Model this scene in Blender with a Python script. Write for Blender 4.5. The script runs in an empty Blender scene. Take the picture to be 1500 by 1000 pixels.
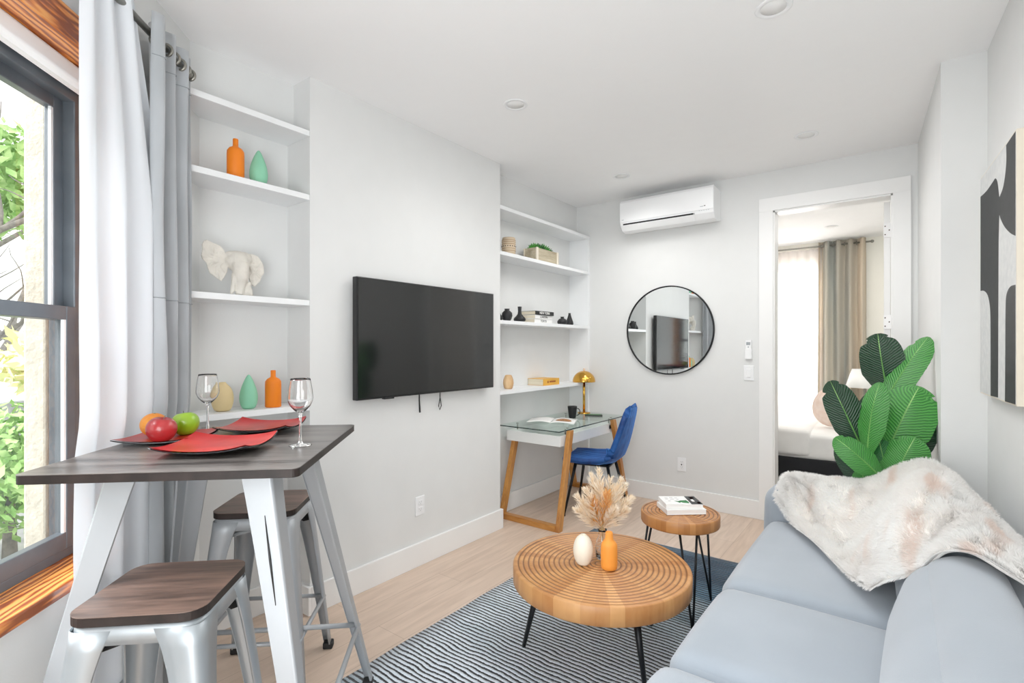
import bpy, math, random
from mathutils import Vector, Matrix, noise
random.seed(7)
PI = math.pi
sc = bpy.context.scene
COL = sc.collection
sc.view_settings.view_transform = 'Standard'
sc.view_settings.exposure = 0.42; sc.view_settings.gamma = 1.12

# ------------------------------------------------------------------ materials
def lin(c):
    if isinstance(c, str):
        c = [int(c[i:i+2], 16)/255 for i in (0, 2, 4)]
    return tuple((v/12.92 if v <= .04045 else ((v+.055)/1.055)**2.4) for v in c) + (1,)

def newmat(name):
    m = bpy.data.materials.new(name); m.use_nodes = True
    nt = m.node_tree
    return m, nt, nt.nodes['Principled BSDF'], nt.nodes['Material Output']

def mat(name, c, rough=.5, metal=0, var=.03, vscale=8, bump=0, bscale=60, c2=None, stretch=(1,1,1), spec=None, coat=0, sheen=0, trans=0, ior=1.45, emis=0, alpha=None, detail=3):
    m, nt, p, out = newmat(name)
    N, L = nt.nodes, nt.links
    tc = N.new('ShaderNodeTexCoord'); mp = N.new('ShaderNodeMapping'); mp.inputs['Scale'].default_value = stretch
    L.new(tc.outputs['Object'], mp.inputs[0])
    nz = N.new('ShaderNodeTexNoise'); nz.inputs['Scale'].default_value = vscale; nz.inputs['Detail'].default_value = detail
    L.new(mp.outputs[0], nz.inputs['Vector'])
    cr = N.new('ShaderNodeValToRGB')
    a = lin(c); b = lin(c2) if c2 else tuple(min(1, v*(1+var)) for v in a[:3])+(1,)
    if not c2: a = tuple(v*(1-var) for v in a[:3])+(1,)
    cr.color_ramp.elements[0].color = a; cr.color_ramp.elements[1].color = b
    cr.color_ramp.elements[0].position = .35; cr.color_ramp.elements[1].position = .65
    L.new(nz.outputs[0], cr.inputs[0]); L.new(cr.outputs[0], p.inputs['Base Color'])
    p.inputs['Roughness'].default_value = rough; p.inputs['Metallic'].default_value = metal
    if spec is not None: p.inputs['Specular IOR Level'].default_value = spec
    p.inputs['Coat Weight'].default_value = coat; p.inputs['Sheen Weight'].default_value = sheen
    p.inputs['Transmission Weight'].default_value = trans; p.inputs['IOR'].default_value = ior
    if emis:
        L.new(cr.outputs[0], p.inputs['Emission Color']); p.inputs['Emission Strength'].default_value = emis
    if bump:
        n2 = N.new('ShaderNodeTexNoise'); n2.inputs['Scale'].default_value = bscale; n2.inputs['Detail'].default_value = 4
        L.new(mp.outputs[0], n2.inputs['Vector'])
        bp = N.new('ShaderNodeBump'); bp.inputs['Strength'].default_value = bump; bp.inputs['Distance'].default_value = .01
        L.new(n2.outputs[0], bp.inputs['Height']); L.new(bp.outputs[0], p.inputs['Normal'])
    return m

def woodmat(name, c1, c2, axis='x', scale=6, dist=3, rough=.4, bump=.15, coat=0, rot=0, fine=1.0):
    m, nt, p, out = newmat(name); N, L = nt.nodes, nt.links
    tc = N.new('ShaderNodeTexCoord'); mp = N.new('ShaderNodeMapping')
    s = {'x': (.12, 1, 1), 'y': (1, .12, 1), 'z': (1, 1, .12)}[axis]
    mp.inputs['Scale'].default_value = s; mp.inputs['Rotation'].default_value = (0, 0, rot)
    L.new(tc.outputs['Object'], mp.inputs[0])
    n1 = N.new('ShaderNodeTexNoise'); n1.inputs['Scale'].default_value = scale*3; n1.inputs['Detail'].default_value = 6; n1.inputs['Distortion'].default_value = dist*.2
    n2 = N.new('ShaderNodeTexNoise'); n2.inputs['Scale'].default_value = scale*22*fine; n2.inputs['Detail'].default_value = 3
    L.new(mp.outputs[0], n1.inputs['Vector']); L.new(mp.outputs[0], n2.inputs['Vector'])
    mx = N.new('ShaderNodeMath'); mx.operation = 'ADD'
    mu = N.new('ShaderNodeMath'); mu.operation = 'MULTIPLY'; mu.inputs[1].default_value = .45
    L.new(n2.outputs[0], mu.inputs[0]); L.new(n1.outputs[0], mx.inputs[0]); L.new(mu.outputs[0], mx.inputs[1])
    cr = N.new('ShaderNodeValToRGB'); cr.color_ramp.elements[0].position = .55; cr.color_ramp.elements[1].position = .9
    cr.color_ramp.elements[0].color = lin(c1); cr.color_ramp.elements[1].color = lin(c2)
    L.new(mx.outputs[0], cr.inputs[0]); L.new(cr.outputs[0], p.inputs['Base Color'])
    p.inputs['Roughness'].default_value = rough; p.inputs['Coat Weight'].default_value = coat; p.inputs['Coat Roughness'].default_value = .08
    bp = N.new('ShaderNodeBump'); bp.inputs['Strength'].default_value = bump; bp.inputs['Distance'].default_value = .003
    L.new(mx.outputs[0], bp.inputs['Height']); L.new(bp.outputs[0], p.inputs['Normal'])
    return m

def pinewood(name):
    # varnished pine with strong wavy grain along the local window direction
    m, nt, p, out = newmat(name); N, L = nt.nodes, nt.links
    tc = N.new('ShaderNodeTexCoord'); mp = N.new('ShaderNodeMapping'); mp.inputs['Rotation'].default_value = (0, 0, PI/4); mp.inputs['Scale'].default_value = (.10, 1, 1)
    mp.vector_type = 'TEXTURE'; mp.inputs['Scale'].default_value = (7, 1, 1); mp.inputs['Rotation'].default_value = (0, 0, -PI/4)
    L.new(tc.outputs['Object'], mp.inputs[0])
    w = N.new('ShaderNodeTexWave'); w.bands_direction = 'Y'; w.inputs['Scale'].default_value = 14; w.inputs['Distortion'].default_value = 9; w.inputs['Detail'].default_value = 3; w.inputs['Detail Scale'].default_value = 1.6
    L.new(mp.outputs[0], w.inputs['Vector'])
    cr = N.new('ShaderNodeValToRGB')
    e = cr.color_ramp.elements; e[0].color = lin('8a3c0c'); e[1].color = lin('f0a050'); e[0].position = .05; e[1].position = .75
    k = e.new(.4); k.color = lin('d9782a')
    L.new(w.outputs[0], cr.inputs[0]); L.new(cr.outputs[0], p.inputs['Base Color'])
    p.inputs['Roughness'].default_value = .28; p.inputs['Coat Weight'].default_value = .8; p.inputs['Coat Roughness'].default_value = .12
    bp = N.new('ShaderNodeBump'); bp.inputs['Strength'].default_value = .35; bp.inputs['Distance'].default_value = .004
    L.new(w.outputs[0], bp.inputs['Height']); L.new(bp.outputs[0], p.inputs['Normal'])
    return m

def floormat():
    m, nt, p, out = newmat('oak_planks'); N, L = nt.nodes, nt.links
    tc = N.new('ShaderNodeTexCoord'); mp = N.new('ShaderNodeMapping'); mp.inputs['Rotation'].default_value = (0, 0, PI/2)
    L.new(tc.outputs['Object'], mp.inputs[0])
    br = N.new('ShaderNodeTexBrick'); br.inputs['Scale'].default_value = 1; br.inputs['Brick Width'].default_value = 1.6; br.inputs['Row Height'].default_value = .185
    br.inputs['Mortar Size'].default_value = .0012; br.inputs['Mortar Smooth'].default_value = .2; br.inputs['Bias'].default_value = 0
    br.offset = .37
    br.inputs['Color1'].default_value = lin('e3cdbb'); br.inputs['Color2'].default_value = lin('d6bda8'); br.inputs['Mortar'].default_value = lin('b39a86')
    L.new(mp.outputs[0], br.inputs['Vector'])
    mp2 = N.new('ShaderNodeMapping'); mp2.inputs['Scale'].default_value = (1, .1, 1); L.new(tc.outputs['Object'], mp2.inputs[0])
    nz = N.new('ShaderNodeTexNoise'); nz.inputs['Scale'].default_value = 28; nz.inputs['Detail'].default_value = 6; nz.inputs['Distortion'].default_value = .8
    L.new(mp2.outputs[0], nz.inputs['Vector'])
    cr = N.new('ShaderNodeValToRGB'); cr.color_ramp.elements[0].position = .3; cr.color_ramp.elements[1].position = .7
    cr.color_ramp.elements[0].color = (.82, .80, .78, 1); cr.color_ramp.elements[1].color = (1, 1, 1, 1)
    L.new(nz.outputs[0], cr.inputs[0])
    mx = N.new('ShaderNodeMix'); mx.data_type = 'RGBA'; mx.blend_type = 'MULTIPLY'; mx.inputs[0].default_value = 1
    L.new(br.outputs[0], mx.inputs[6]); L.new(cr.outputs[0], mx.inputs[7]); L.new(mx.outputs[2], p.inputs['Base Color'])
    p.inputs['Roughness'].default_value = .42; p.inputs['Specular IOR Level'].default_value = .35
    return m

def glassmat(name, tint=(1, 1, 1), rough=0):
    m, nt, p, out = newmat(name)
    p.inputs['Base Color'].default_value = tint+(1,); p.inputs['Transmission Weight'].default_value = 1
    p.inputs['Roughness'].default_value = rough; p.inputs['IOR'].default_value = 1.45
    return m

def panemat(name, tint=(1, 1, 1), refl=.08):
    m, nt, p, out = newmat(name); N, L = nt.nodes, nt.links
    N.remove(p)
    t = N.new('ShaderNodeBsdfTransparent'); t.inputs[0].default_value = tint+(1,)
    g = N.new('ShaderNodeBsdfGlossy'); g.inputs['Roughness'].default_value = .01
    lw = N.new('ShaderNodeLayerWeight'); lw.inputs[0].default_value = .5
    pw = N.new('ShaderNodeMath'); pw.operation = 'POWER'; pw.inputs[1].default_value = 4; L.new(lw.outputs['Facing'], pw.inputs[0])
    fr = N.new('ShaderNodeMath'); fr.operation = 'MULTIPLY_ADD'; fr.inputs[1].default_value = refl*7; fr.inputs[2].default_value = refl*.5; L.new(pw.outputs[0], fr.inputs[0])
    mx = N.new('ShaderNodeMixShader'); L.new(fr.outputs[0], mx.inputs[0]); L.new(t.outputs[0], mx.inputs[1]); L.new(g.outputs[0], mx.inputs[2])
    L.new(mx.outputs[0], out.inputs[0])
    return m

def fluffmat(name, c, c2, vscale=9, tl=.5, streak=None, stretch=(1,1,1)):
    m, nt, p, out = newmat(name); N, L = nt.nodes, nt.links; N.remove(p)
    tc = N.new('ShaderNodeTexCoord'); nz = N.new('ShaderNodeTexNoise'); nz.inputs['Scale'].default_value = vscale; m0 = N.new('ShaderNodeMapping'); m0.inputs['Scale'].default_value = stretch; L.new(tc.outputs['Object'], m0.inputs[0]); L.new(m0.outputs[0], nz.inputs['Vector'])
    cr = N.new('ShaderNodeValToRGB'); cr.color_ramp.elements[0].position = .35; cr.color_ramp.elements[1].position = .65
    cr.color_ramp.elements[0].color = lin(c); cr.color_ramp.elements[1].color = lin(c2); L.new(nz.outputs[0], cr.inputs[0])
    col = cr.outputs[0]
    if streak:
        mp = N.new('ShaderNodeMapping'); mp.inputs['Scale'].default_value = (5, 1.1, 1.1); mp.inputs['Rotation'].default_value = (0, 0, .25); L.new(tc.outputs['Object'], mp.inputs[0])
        n2 = N.new('ShaderNodeTexNoise'); n2.inputs['Scale'].default_value = 1.8; n2.inputs['Detail'].default_value = 2; L.new(mp.outputs[0], n2.inputs['Vector'])
        c3 = N.new('ShaderNodeValToRGB'); c3.color_ramp.elements[0].position = .63; c3.color_ramp.elements[1].position = .72
        c3.color_ramp.elements[0].color = (1, 1, 1, 1); c3.color_ramp.elements[1].color = lin(streak); L.new(n2.outputs[0], c3.inputs[0])
        mx = N.new('ShaderNodeMix'); mx.data_type = 'RGBA'; mx.blend_type = 'MULTIPLY'; mx.inputs[0].default_value = .4
        L.new(col, mx.inputs[6]); L.new(c3.outputs[0], mx.inputs[7]); col = mx.outputs[2]
    d = N.new('ShaderNodeBsdfDiffuse'); t = N.new('ShaderNodeBsdfTranslucent'); L.new(col, d.inputs[0]); L.new(col, t.inputs[0])
    m1 = N.new('ShaderNodeMixShader'); m1.inputs[0].default_value = tl; L.new(d.outputs[0], m1.inputs[1]); L.new(t.outputs[0], m1.inputs[2]); L.new(m1.outputs[0], out.inputs[0])
    return m

def sheermat(name, c, transp=.25, transl=.5, emis=0):
    m, nt, p, out = newmat(name); N, L = nt.nodes, nt.links
    N.remove(p)
    d = N.new('ShaderNodeBsdfDiffuse'); d.inputs[0].default_value = lin(c)
    t = N.new('ShaderNodeBsdfTranslucent'); t.inputs[0].default_value = lin(c)
    tr = N.new('ShaderNodeBsdfTransparent')
    m1 = N.new('ShaderNodeMixShader'); m1.inputs[0].default_value = transl
    L.new(d.outputs[0], m1.inputs[1]); L.new(t.outputs[0], m1.inputs[2])
    tc = N.new('ShaderNodeTexCoord'); nz = N.new('ShaderNodeTexNoise'); nz.inputs['Scale'].default_value = 5
    L.new(tc.outputs['Object'], nz.inputs['Vector'])
    mr = N.new('ShaderNodeMapRange'); mr.inputs['To Min'].default_value = transp*.6; mr.inputs['To Max'].default_value = transp*1.4
    L.new(nz.outputs[0], mr.inputs['Value'])
    m2 = N.new('ShaderNodeMixShader'); L.new(mr.outputs[0], m2.inputs[0]); L.new(m1.outputs[0], m2.inputs[1]); L.new(tr.outputs[0], m2.inputs[2])
    L.new(m2.outputs[0], out.inputs[0])
    return m

M = {}
M['wall'] = mat('white_wall_paint', 'e3e4e3', .75, var=.008, bump=.04, bscale=180)
M['wallcream'] = mat('cream_wall_paint', 'f3f0e6', .75, var=.008)
M['ceil'] = mat('ceiling_paint', 'fafafa', .85, var=.006)
M['trim'] = mat('white_trim_paint', 'f2f2f1', .4, var=.006)
M['shelf'] = mat('shelf_lacquer', 'f0f2f3', .35, var=.006)
M['floor'] = floormat()
M['darkframe'] = mat('charcoal_aluminium', '50565c', .35, metal=.3, var=.05, c2='5c6268')
M['bead'] = mat('silver_bead', 'e8eaec', .25, metal=.3)
M['pine'] = pinewood('varnished_pine')
M['pane'] = panemat('window_glass')
M['glass'] = glassmat('clear_glass')
M['deskglass'] = panemat('desk_glass', (.86, .95, .91))
M['glassedge'] = mat('green_glass_edge', '20342e', .15, spec=.8)
M['sheer'] = sheermat('sheer_voile', 'e9eef4', .05, .08)
M['sheer2'] = sheermat('bedroom_voile', 'fffaf8', .45, .6)
M['velvetgrey'] = mat('grey_velvet', 'a3a8ac', .75, c2='b7bcc1', vscale=5, sheen=.6, bump=.12, bscale=25, stretch=(1, 1, .5))
M['curtain2'] = fluffmat('beige_grey_curtain', 'aeb0aa', 'dccdb8', 6, .3, stretch=(1.4,.2,.03))
M['nickel'] = mat('brushed_nickel', '8e8c84', .3, metal=.9, var=.05)
M['black'] = mat('black_metal', '16171a', .4, metal=.4, var=.1)
M['blackmatte'] = mat('matte_black_ceramic', '121315', .55, var=.15, bump=.2, bscale=90)
M['rubber'] = mat('black_rubber', '1a1b1d', .7)
M['steel'] = mat('galvanised_steel', 'a4abb0', .42, metal=.7, c2='bcc3c8', vscale=7, stretch=(1, 1, .3))
M['whitesteel'] = mat('white_enamel_steel', 'a9adb1', .45, metal=.35, var=.02)
M['ashtop'] = woodmat('dark_ash_veneer', '35312f', '6c6662', 'x', 5, 2, .30, .2, rot=0)
M['elm'] = woodmat('brown_elm_seat', '4a3a33', '84685b', 'x', 4, 2, .38, .2)
M['edgebrown'] = mat('dark_wood_edge', '1c1614', .5, c2='2a211e', spec=.3, vscale=20)
M['red'] = mat('red_glaze', 'a00c14', .30, c2='be2420', vscale=9, spec=.35, bump=.03, bscale=20)
M['blackglaze'] = mat('black_glaze', '141216', .18, coat=.4)
M['orangeflat'] = mat('orange_ceramic', 'f07c08', .6, var=.02)
M['mint'] = mat('mint_ceramic', '86c9a6', .6, var=.03)
M['sand'] = mat('sand_ceramic', 'd8c08e', .6, var=.03)
M['plaster'] = mat('white_plaster', 'dbd6cc', .8, var=.06, vscale=25, bump=.5, bscale=45)
M['tvscreen'] = mat('tv_glass', '121415', .10, spec=.7, var=.02)
M['tvframe'] = mat('tv_bezel', '101113', .3)
M['acwhite'] = mat('white_plastic', 'f4f5f6', .3, var=.004)
M['ledgrey'] = mat('grey_plastic', '9aa0a4', .5)
M['mirror'] = mat('mirror_silver', 'f4f8f8', .01, metal=1, var=0)
M['amber'] = woodmat('honey_oak', 'a8682a', 'd09248', 'z', 5, 2, .35, .1)
M['amberx'] = woodmat('honey_oak_rail', 'a8682a', 'd09248', 'x', 5, 2, .35, .1)
M['gold'] = mat('polished_gold', 'e0a848', .12, metal=1, var=.03)
M['paper'] = mat('white_paper', 'f6f5f2', .6, var=.01)
M['pages'] = mat('page_edges', 'e9dfc8', .8, c2='d8ccb0', vscale=60, stretch=(.02, .02, 1))
M['bookblack'] = mat('black_cover', '131313', .4)
M['bookwhite'] = mat('white_cover', 'f0f0ee', .4)
M['bookyellow'] = mat('mustard_cover', 'e0a63a', .45, var=.06)
M['inkbrown'] = mat('brown_ink', '7a4a2a', .6, c2='c98d58', vscale=60)
M['inkgreen'] = mat('green_ink', '2f8a4a', .6, c2='1d5a30', vscale=80)
M['inkred'] = mat('red_ink', 'b8323c', .6)
M['inkgrey'] = mat('grey_ink', '8f8f8f', .6)
M['brownred'] = mat('rust_ink', '9a4a14', .6)
M['sofa'] = mat('pale_blue_grey_fabric', '98a1ab', .9, c2='a0a9b3', vscale=3, sheen=.35, bump=.12, bscale=400)
M['furbase'] = mat('cream_fur_base', 'f6f2ec', .95, c2='fbf8f4', vscale=6)
M['pampas'] = fluffmat('dried_pampas', 'fbead0', 'fff8ec', 30)
M['pampasdk'] = fluffmat('dried_pampas_ochre', 'f0b868', 'fad9a4', 30)
M['stalk'] = mat('dry_stalk', 'c7a878', .8)
M['vasewhite'] = mat('cream_matte_vase', 'f6efdd', .5, var=.01)
M['canvasside'] = mat('pale_wood_frame', 'e6dcca', .6, var=.03)
M['canvaslight'] = mat('painted_canvas_grey', 'cfd1d1', .8, c2='dadbda', vscale=30, bump=.3, bscale=250)
M['canvasdark'] = mat('painted_canvas_black', '191c1e', .7, c2='212426', vscale=30, bump=.3, bscale=250)
M['hinge'] = mat('white_hinge', 'fafafa', .3)
M['screw'] = mat('dark_screw', '4a3c30', .4, metal=.5)
M['bedding'] = mat('white_bedding', 'f2f0ed', .85, var=.02, bump=.2, bscale=12)
M['bedblack'] = mat('dark_bed_base', '14151a', .7)
M['darkfloor'] = mat('dark_bedroom_floor', '1e1c1c', .5, c2='2a2624', stretch=(1, .1, 1), vscale=10)
M['peach'] = mat('peach_fluffy_fabric', 'ecd0bf', .9, c2='f6e2d6', vscale=14, bump=.5, bscale=30)
M['lampshade'] = mat('white_lampshade', 'f0f2ef', .8)
M['stone'] = mat('pale_stucco', 'c9c2b2', .9, c2='b8b1a2', vscale=14, bump=.5, bscale=60)
M['greystone'] = mat('grey_stone', '8f908e', .9, c2='b1b1ab', vscale=6, bump=.6, bscale=20)
M['foliage'] = mat('garden_foliage', '7fae5a', .8, c2='b6d68a', vscale=9)
M['foliagey'] = mat('yellow_foliage', 'e8d9a0', .8, c2='dfe8a8', vscale=9)
M['bark'] = mat('pale_bark', '6f6a63', .9, c2='8a847b', vscale=20)
M['twig'] = mat('dry_twig', 'd8b48c', .9, var=.08)
M['leaf'] = None
M['potclay'] = mat('beige_stoneware', 'cdb89c', .8, var=.05, bump=.1)
M['potbrown'] = mat('brown_glaze_lines', '9a7a58', .8)
M['barnwood'] = woodmat('washed_barn_wood', '9d9077', 'c9bda3', 'y', 5, 2, .8, .4)
M['succ'] = mat('succulent_green', '2f7a2a', .6, c2='57a53e', vscale=30)
M['succdk'] = mat('succulent_dark', '1b4a22', .6, c2='2d6a30', vscale=30)
M['soil'] = mat('dark_soil', '2e241c', .95, bump=.5)
M['planter'] = mat('white_planter', 'e8e6e1', .5)
M['stem'] = mat('leaf_stem', '5f9a48', .6)
M['led'] = mat('downlight_lens', 'f2f2f0', .4, var=.004)
M['chain'] = mat('white_bead_chain', 'eeeeee', .4)
M['red_apple'] = mat('red_apple_skin', '8c0a16', .3, c2='b82a2c', vscale=5, stretch=(1, 1, .35), coat=.4)
M['green_apple'] = mat('green_apple_skin', '7fae12', .3, c2='a6cc34', vscale=9, coat=.4)
M['orange_fruit'] = mat('orange_peel', 'dc7a14', .5, c2='ea983a', vscale=5, bump=.4, bscale=120)

def velvetblue():
    m = mat('royal_blue_velvet', '0c3472', .6, c2='1c57a2', vscale=12, sheen=1.0, detail=5)
    p = m.node_tree.nodes['Principled BSDF']; p.inputs['Sheen Tint'].default_value = lin('4b86d8')
    p.inputs['Sheen Roughness'].default_value = .35
    return m
M['blue'] = velvetblue()

def ringwood(name, period, c1, c2, cshade, rlim=9.0):
    # turned wood top: painted shade rings follow the real grooves, side shows stave colours
    m, nt, p, out = newmat(name); N, L = nt.nodes, nt.links
    tc = N.new('ShaderNodeTexCoord'); sp = N.new('ShaderNodeSeparateXYZ'); L.new(tc.outputs['Object'], sp.inputs[0])
    def mth(op, a, b=None, v=None):
        n = N.new('ShaderNodeMath'); n.operation = op
        if hasattr(a, 'links'): L.new(a, n.inputs[0])
        else: n.inputs[0].default_value = a
        if b is not None:
            if hasattr(b, 'links'): L.new(b, n.inputs[1])
            else: n.inputs[1].default_value = b
        return n.outputs[0]
    x, y = sp.outputs[0], sp.outputs[1]
    r = mth('SQRT', mth('ADD', mth('MULTIPLY', x, x), mth('MULTIPLY', y, y)))
    ang = mth('ARCTAN2', y, x)
    # staves: noise over quantised angle
    q = mth('FLOOR', mth('MULTIPLY', ang, 7))
    cv = N.new('ShaderNodeCombineXYZ'); L.new(q, cv.inputs[0])
    wn = N.new('ShaderNodeTexWhiteNoise'); wn.noise_dimensions = '3D'; L.new(cv.outputs[0], wn.inputs['Vector'])
    nz = N.new('ShaderNodeTexNoise'); nz.inputs['Scale'].default_value = 14; nz.inputs['Detail'].default_value = 5
    mp = N.new('ShaderNodeMapping'); mp.inputs['Scale'].default_value = (1, 3.5, .6); L.new(tc.outputs['Object'], mp.inputs[0]); L.new(mp.outputs[0], nz.inputs['Vector'])
    f = mth('ADD', mth('MULTIPLY', wn.outputs[0], .45), mth('MULTIPLY', nz.outputs[0], .55))
    cr = N.new('ShaderNodeValToRGB'); e = cr.color_ramp.elements; e[0].position = .2; e[1].position = .8; e[0].color = lin(c1); e[1].color = lin(c2)
    L.new(f, cr.inputs[0])
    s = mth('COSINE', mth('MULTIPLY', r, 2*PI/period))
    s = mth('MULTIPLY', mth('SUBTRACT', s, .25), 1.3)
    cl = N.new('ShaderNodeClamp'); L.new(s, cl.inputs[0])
    # groove shade painted as darker colour, only on top: use normal z
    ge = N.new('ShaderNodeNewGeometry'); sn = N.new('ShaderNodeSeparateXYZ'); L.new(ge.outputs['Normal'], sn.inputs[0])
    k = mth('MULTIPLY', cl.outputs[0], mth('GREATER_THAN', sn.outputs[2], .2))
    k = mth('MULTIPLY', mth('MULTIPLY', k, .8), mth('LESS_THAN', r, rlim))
    mx = N.new('ShaderNodeMix'); mx.data_type = 'RGBA'; L.new(k, mx.inputs[0]); L.new(cr.outputs[0], mx.inputs[6]); mx.inputs[7].default_value = lin(cshade)
    L.new(mx.outputs[2], p.inputs['Base Color']); p.inputs['Roughness'].default_value = .42
    return m

def rugmat():
    m, nt, p, out = newmat('striped_wool_rug'); N, L = nt.nodes, nt.links
    tc = N.new('ShaderNodeTexCoord'); sp = N.new('ShaderNodeSeparateXYZ'); L.new(tc.outputs['Object'], sp.inputs[0])
    n0 = N.new('ShaderNodeTexNoise'); n0.inputs['Scale'].default_value = 7; n0.inputs['Detail'].default_value = 3; L.new(tc.outputs['Object'], n0.inputs['Vector'])
    def mth(op, a, b):
        n = N.new('ShaderNodeMath'); n.operation = op
        for i, v in enumerate((a, b)):
            if hasattr(v, 'links'): L.new(v, n.inputs[i])
            else: n.inputs[i].default_value = v
        return n.outputs[0]
    yy = mth('ADD', sp.outputs[1], mth('MULTIPLY', n0.outputs[0], .035))
    s = mth('SINE', mth('MULTIPLY', yy, 2*PI/.0235), 0)
    nf = N.new('ShaderNodeTexNoise'); nf.inputs['Scale'].default_value = 160; nf.inputs['Detail'].default_value = 3; L.new(tc.outputs['Object'], nf.inputs['Vector'])
    s2 = mth('ADD', s, mth('MULTIPLY', mth('SUBTRACT', nf.outputs[0], .5), 1.6))
    cr = N.new('ShaderNodeValToRGB'); cr.color_ramp.elements[0].position = .30; cr.color_ramp.elements[1].position = .46
    mr = N.new('ShaderNodeMapRange'); mr.inputs['From Min'].default_value = -1; mr.inputs['From Max'].default_value = 1; L.new(s2, mr.inputs[0])
    L.new(mr.outputs[0], cr.inputs[0])
    # light stripe colour varies in broad bands along the rug
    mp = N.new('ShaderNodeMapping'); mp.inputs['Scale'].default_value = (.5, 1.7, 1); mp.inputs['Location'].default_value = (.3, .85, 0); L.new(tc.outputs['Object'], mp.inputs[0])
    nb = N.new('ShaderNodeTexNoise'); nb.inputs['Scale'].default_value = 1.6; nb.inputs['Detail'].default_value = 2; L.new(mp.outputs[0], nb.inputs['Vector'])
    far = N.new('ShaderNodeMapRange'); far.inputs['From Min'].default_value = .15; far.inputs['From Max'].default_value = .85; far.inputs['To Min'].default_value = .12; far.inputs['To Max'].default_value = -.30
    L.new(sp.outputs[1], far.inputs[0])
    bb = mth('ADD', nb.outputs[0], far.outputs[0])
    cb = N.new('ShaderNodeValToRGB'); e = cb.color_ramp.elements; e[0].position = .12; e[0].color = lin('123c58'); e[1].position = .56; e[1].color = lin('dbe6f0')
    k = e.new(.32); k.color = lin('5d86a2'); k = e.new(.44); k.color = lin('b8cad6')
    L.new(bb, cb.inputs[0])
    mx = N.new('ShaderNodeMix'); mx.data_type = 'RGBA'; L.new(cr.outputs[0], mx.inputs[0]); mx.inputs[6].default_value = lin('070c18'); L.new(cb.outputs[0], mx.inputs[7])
    L.new(mx.outputs[2], p.inputs['Base Color']); p.inputs['Roughness'].default_value = .95; p.inputs['Sheen Weight'].default_value = .2
    bp = N.new('ShaderNodeBump'); bp.inputs['Strength'].default_value = .7; bp.inputs['Distance'].default_value = .004
    L.new(s2, bp.inputs['Height']); L.new(bp.outputs[0], p.inputs['Normal'])
    return m

def leafmat(name, c1, c2):
    m, nt, p, out = newmat(name); N, L = nt.nodes, nt.links
    uv = N.new('ShaderNodeUVMap'); sp = N.new('ShaderNodeSeparateXYZ'); L.new(uv.outputs[0], sp.inputs[0])
    def mth(op, a, b=0.0):
        n = N.new('ShaderNodeMath'); n.operation = op
        for i, v in enumerate((a, b)):
            if hasattr(v, 'links'): L.new(v, n.inputs[i])
            else: n.inputs[i].default_value = v
        return n.outputs[0]
    au = mth('ABSOLUTE', sp.outputs[0])
    ph = mth('SUBTRACT', mth('MULTIPLY', sp.outputs[1], 26), mth('MULTIPLY', au, 5))
    nz = N.new('ShaderNodeTexNoise'); nz.inputs['Scale'].default_value = 4; L.new(uv.outputs[0], nz.inputs['Vector'])
    ph = mth('ADD', ph, nz.outputs[0])
    s = mth('SINE', mth('MULTIPLY', ph, 2*PI))
    s = mth('ADD', mth('MULTIPLY', s, .5), .5)
    mx = N.new('ShaderNodeMix'); mx.data_type = 'RGBA'; L.new(s, mx.inputs[0]); mx.inputs[6].default_value = lin(c1); mx.inputs[7].default_value = lin(c2)
    mid = mth('LESS_THAN', au, .022)
    m2 = N.new('ShaderNodeMix'); m2.data_type = 'RGBA'; L.new(mid, m2.inputs[0]); L.new(mx.outputs[2], m2.inputs[6]); m2.inputs[7].default_value = lin('8fc46c')
    L.new(m2.outputs[2], p.inputs['Base Color']); p.inputs['Roughness'].default_value = .38
    p.inputs['Subsurface Weight'].default_value = 0
    bp = N.new('ShaderNodeBump'); bp.inputs['Strength'].default_value = .5; bp.inputs['Distance'].default_value = .004
    L.new(s, bp.inputs['Height']); L.new(bp.outputs[0], p.inputs['Normal'])
    return m
M['leafd'] = leafmat('leaf_dark_green', '052a15', '0c3f20')
M['leafb'] = leafmat('leaf_bright_green', '1c6a22', '48993c')
M['leafm'] = leafmat('leaf_mid_green', '0f4a20', '22702e')

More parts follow.
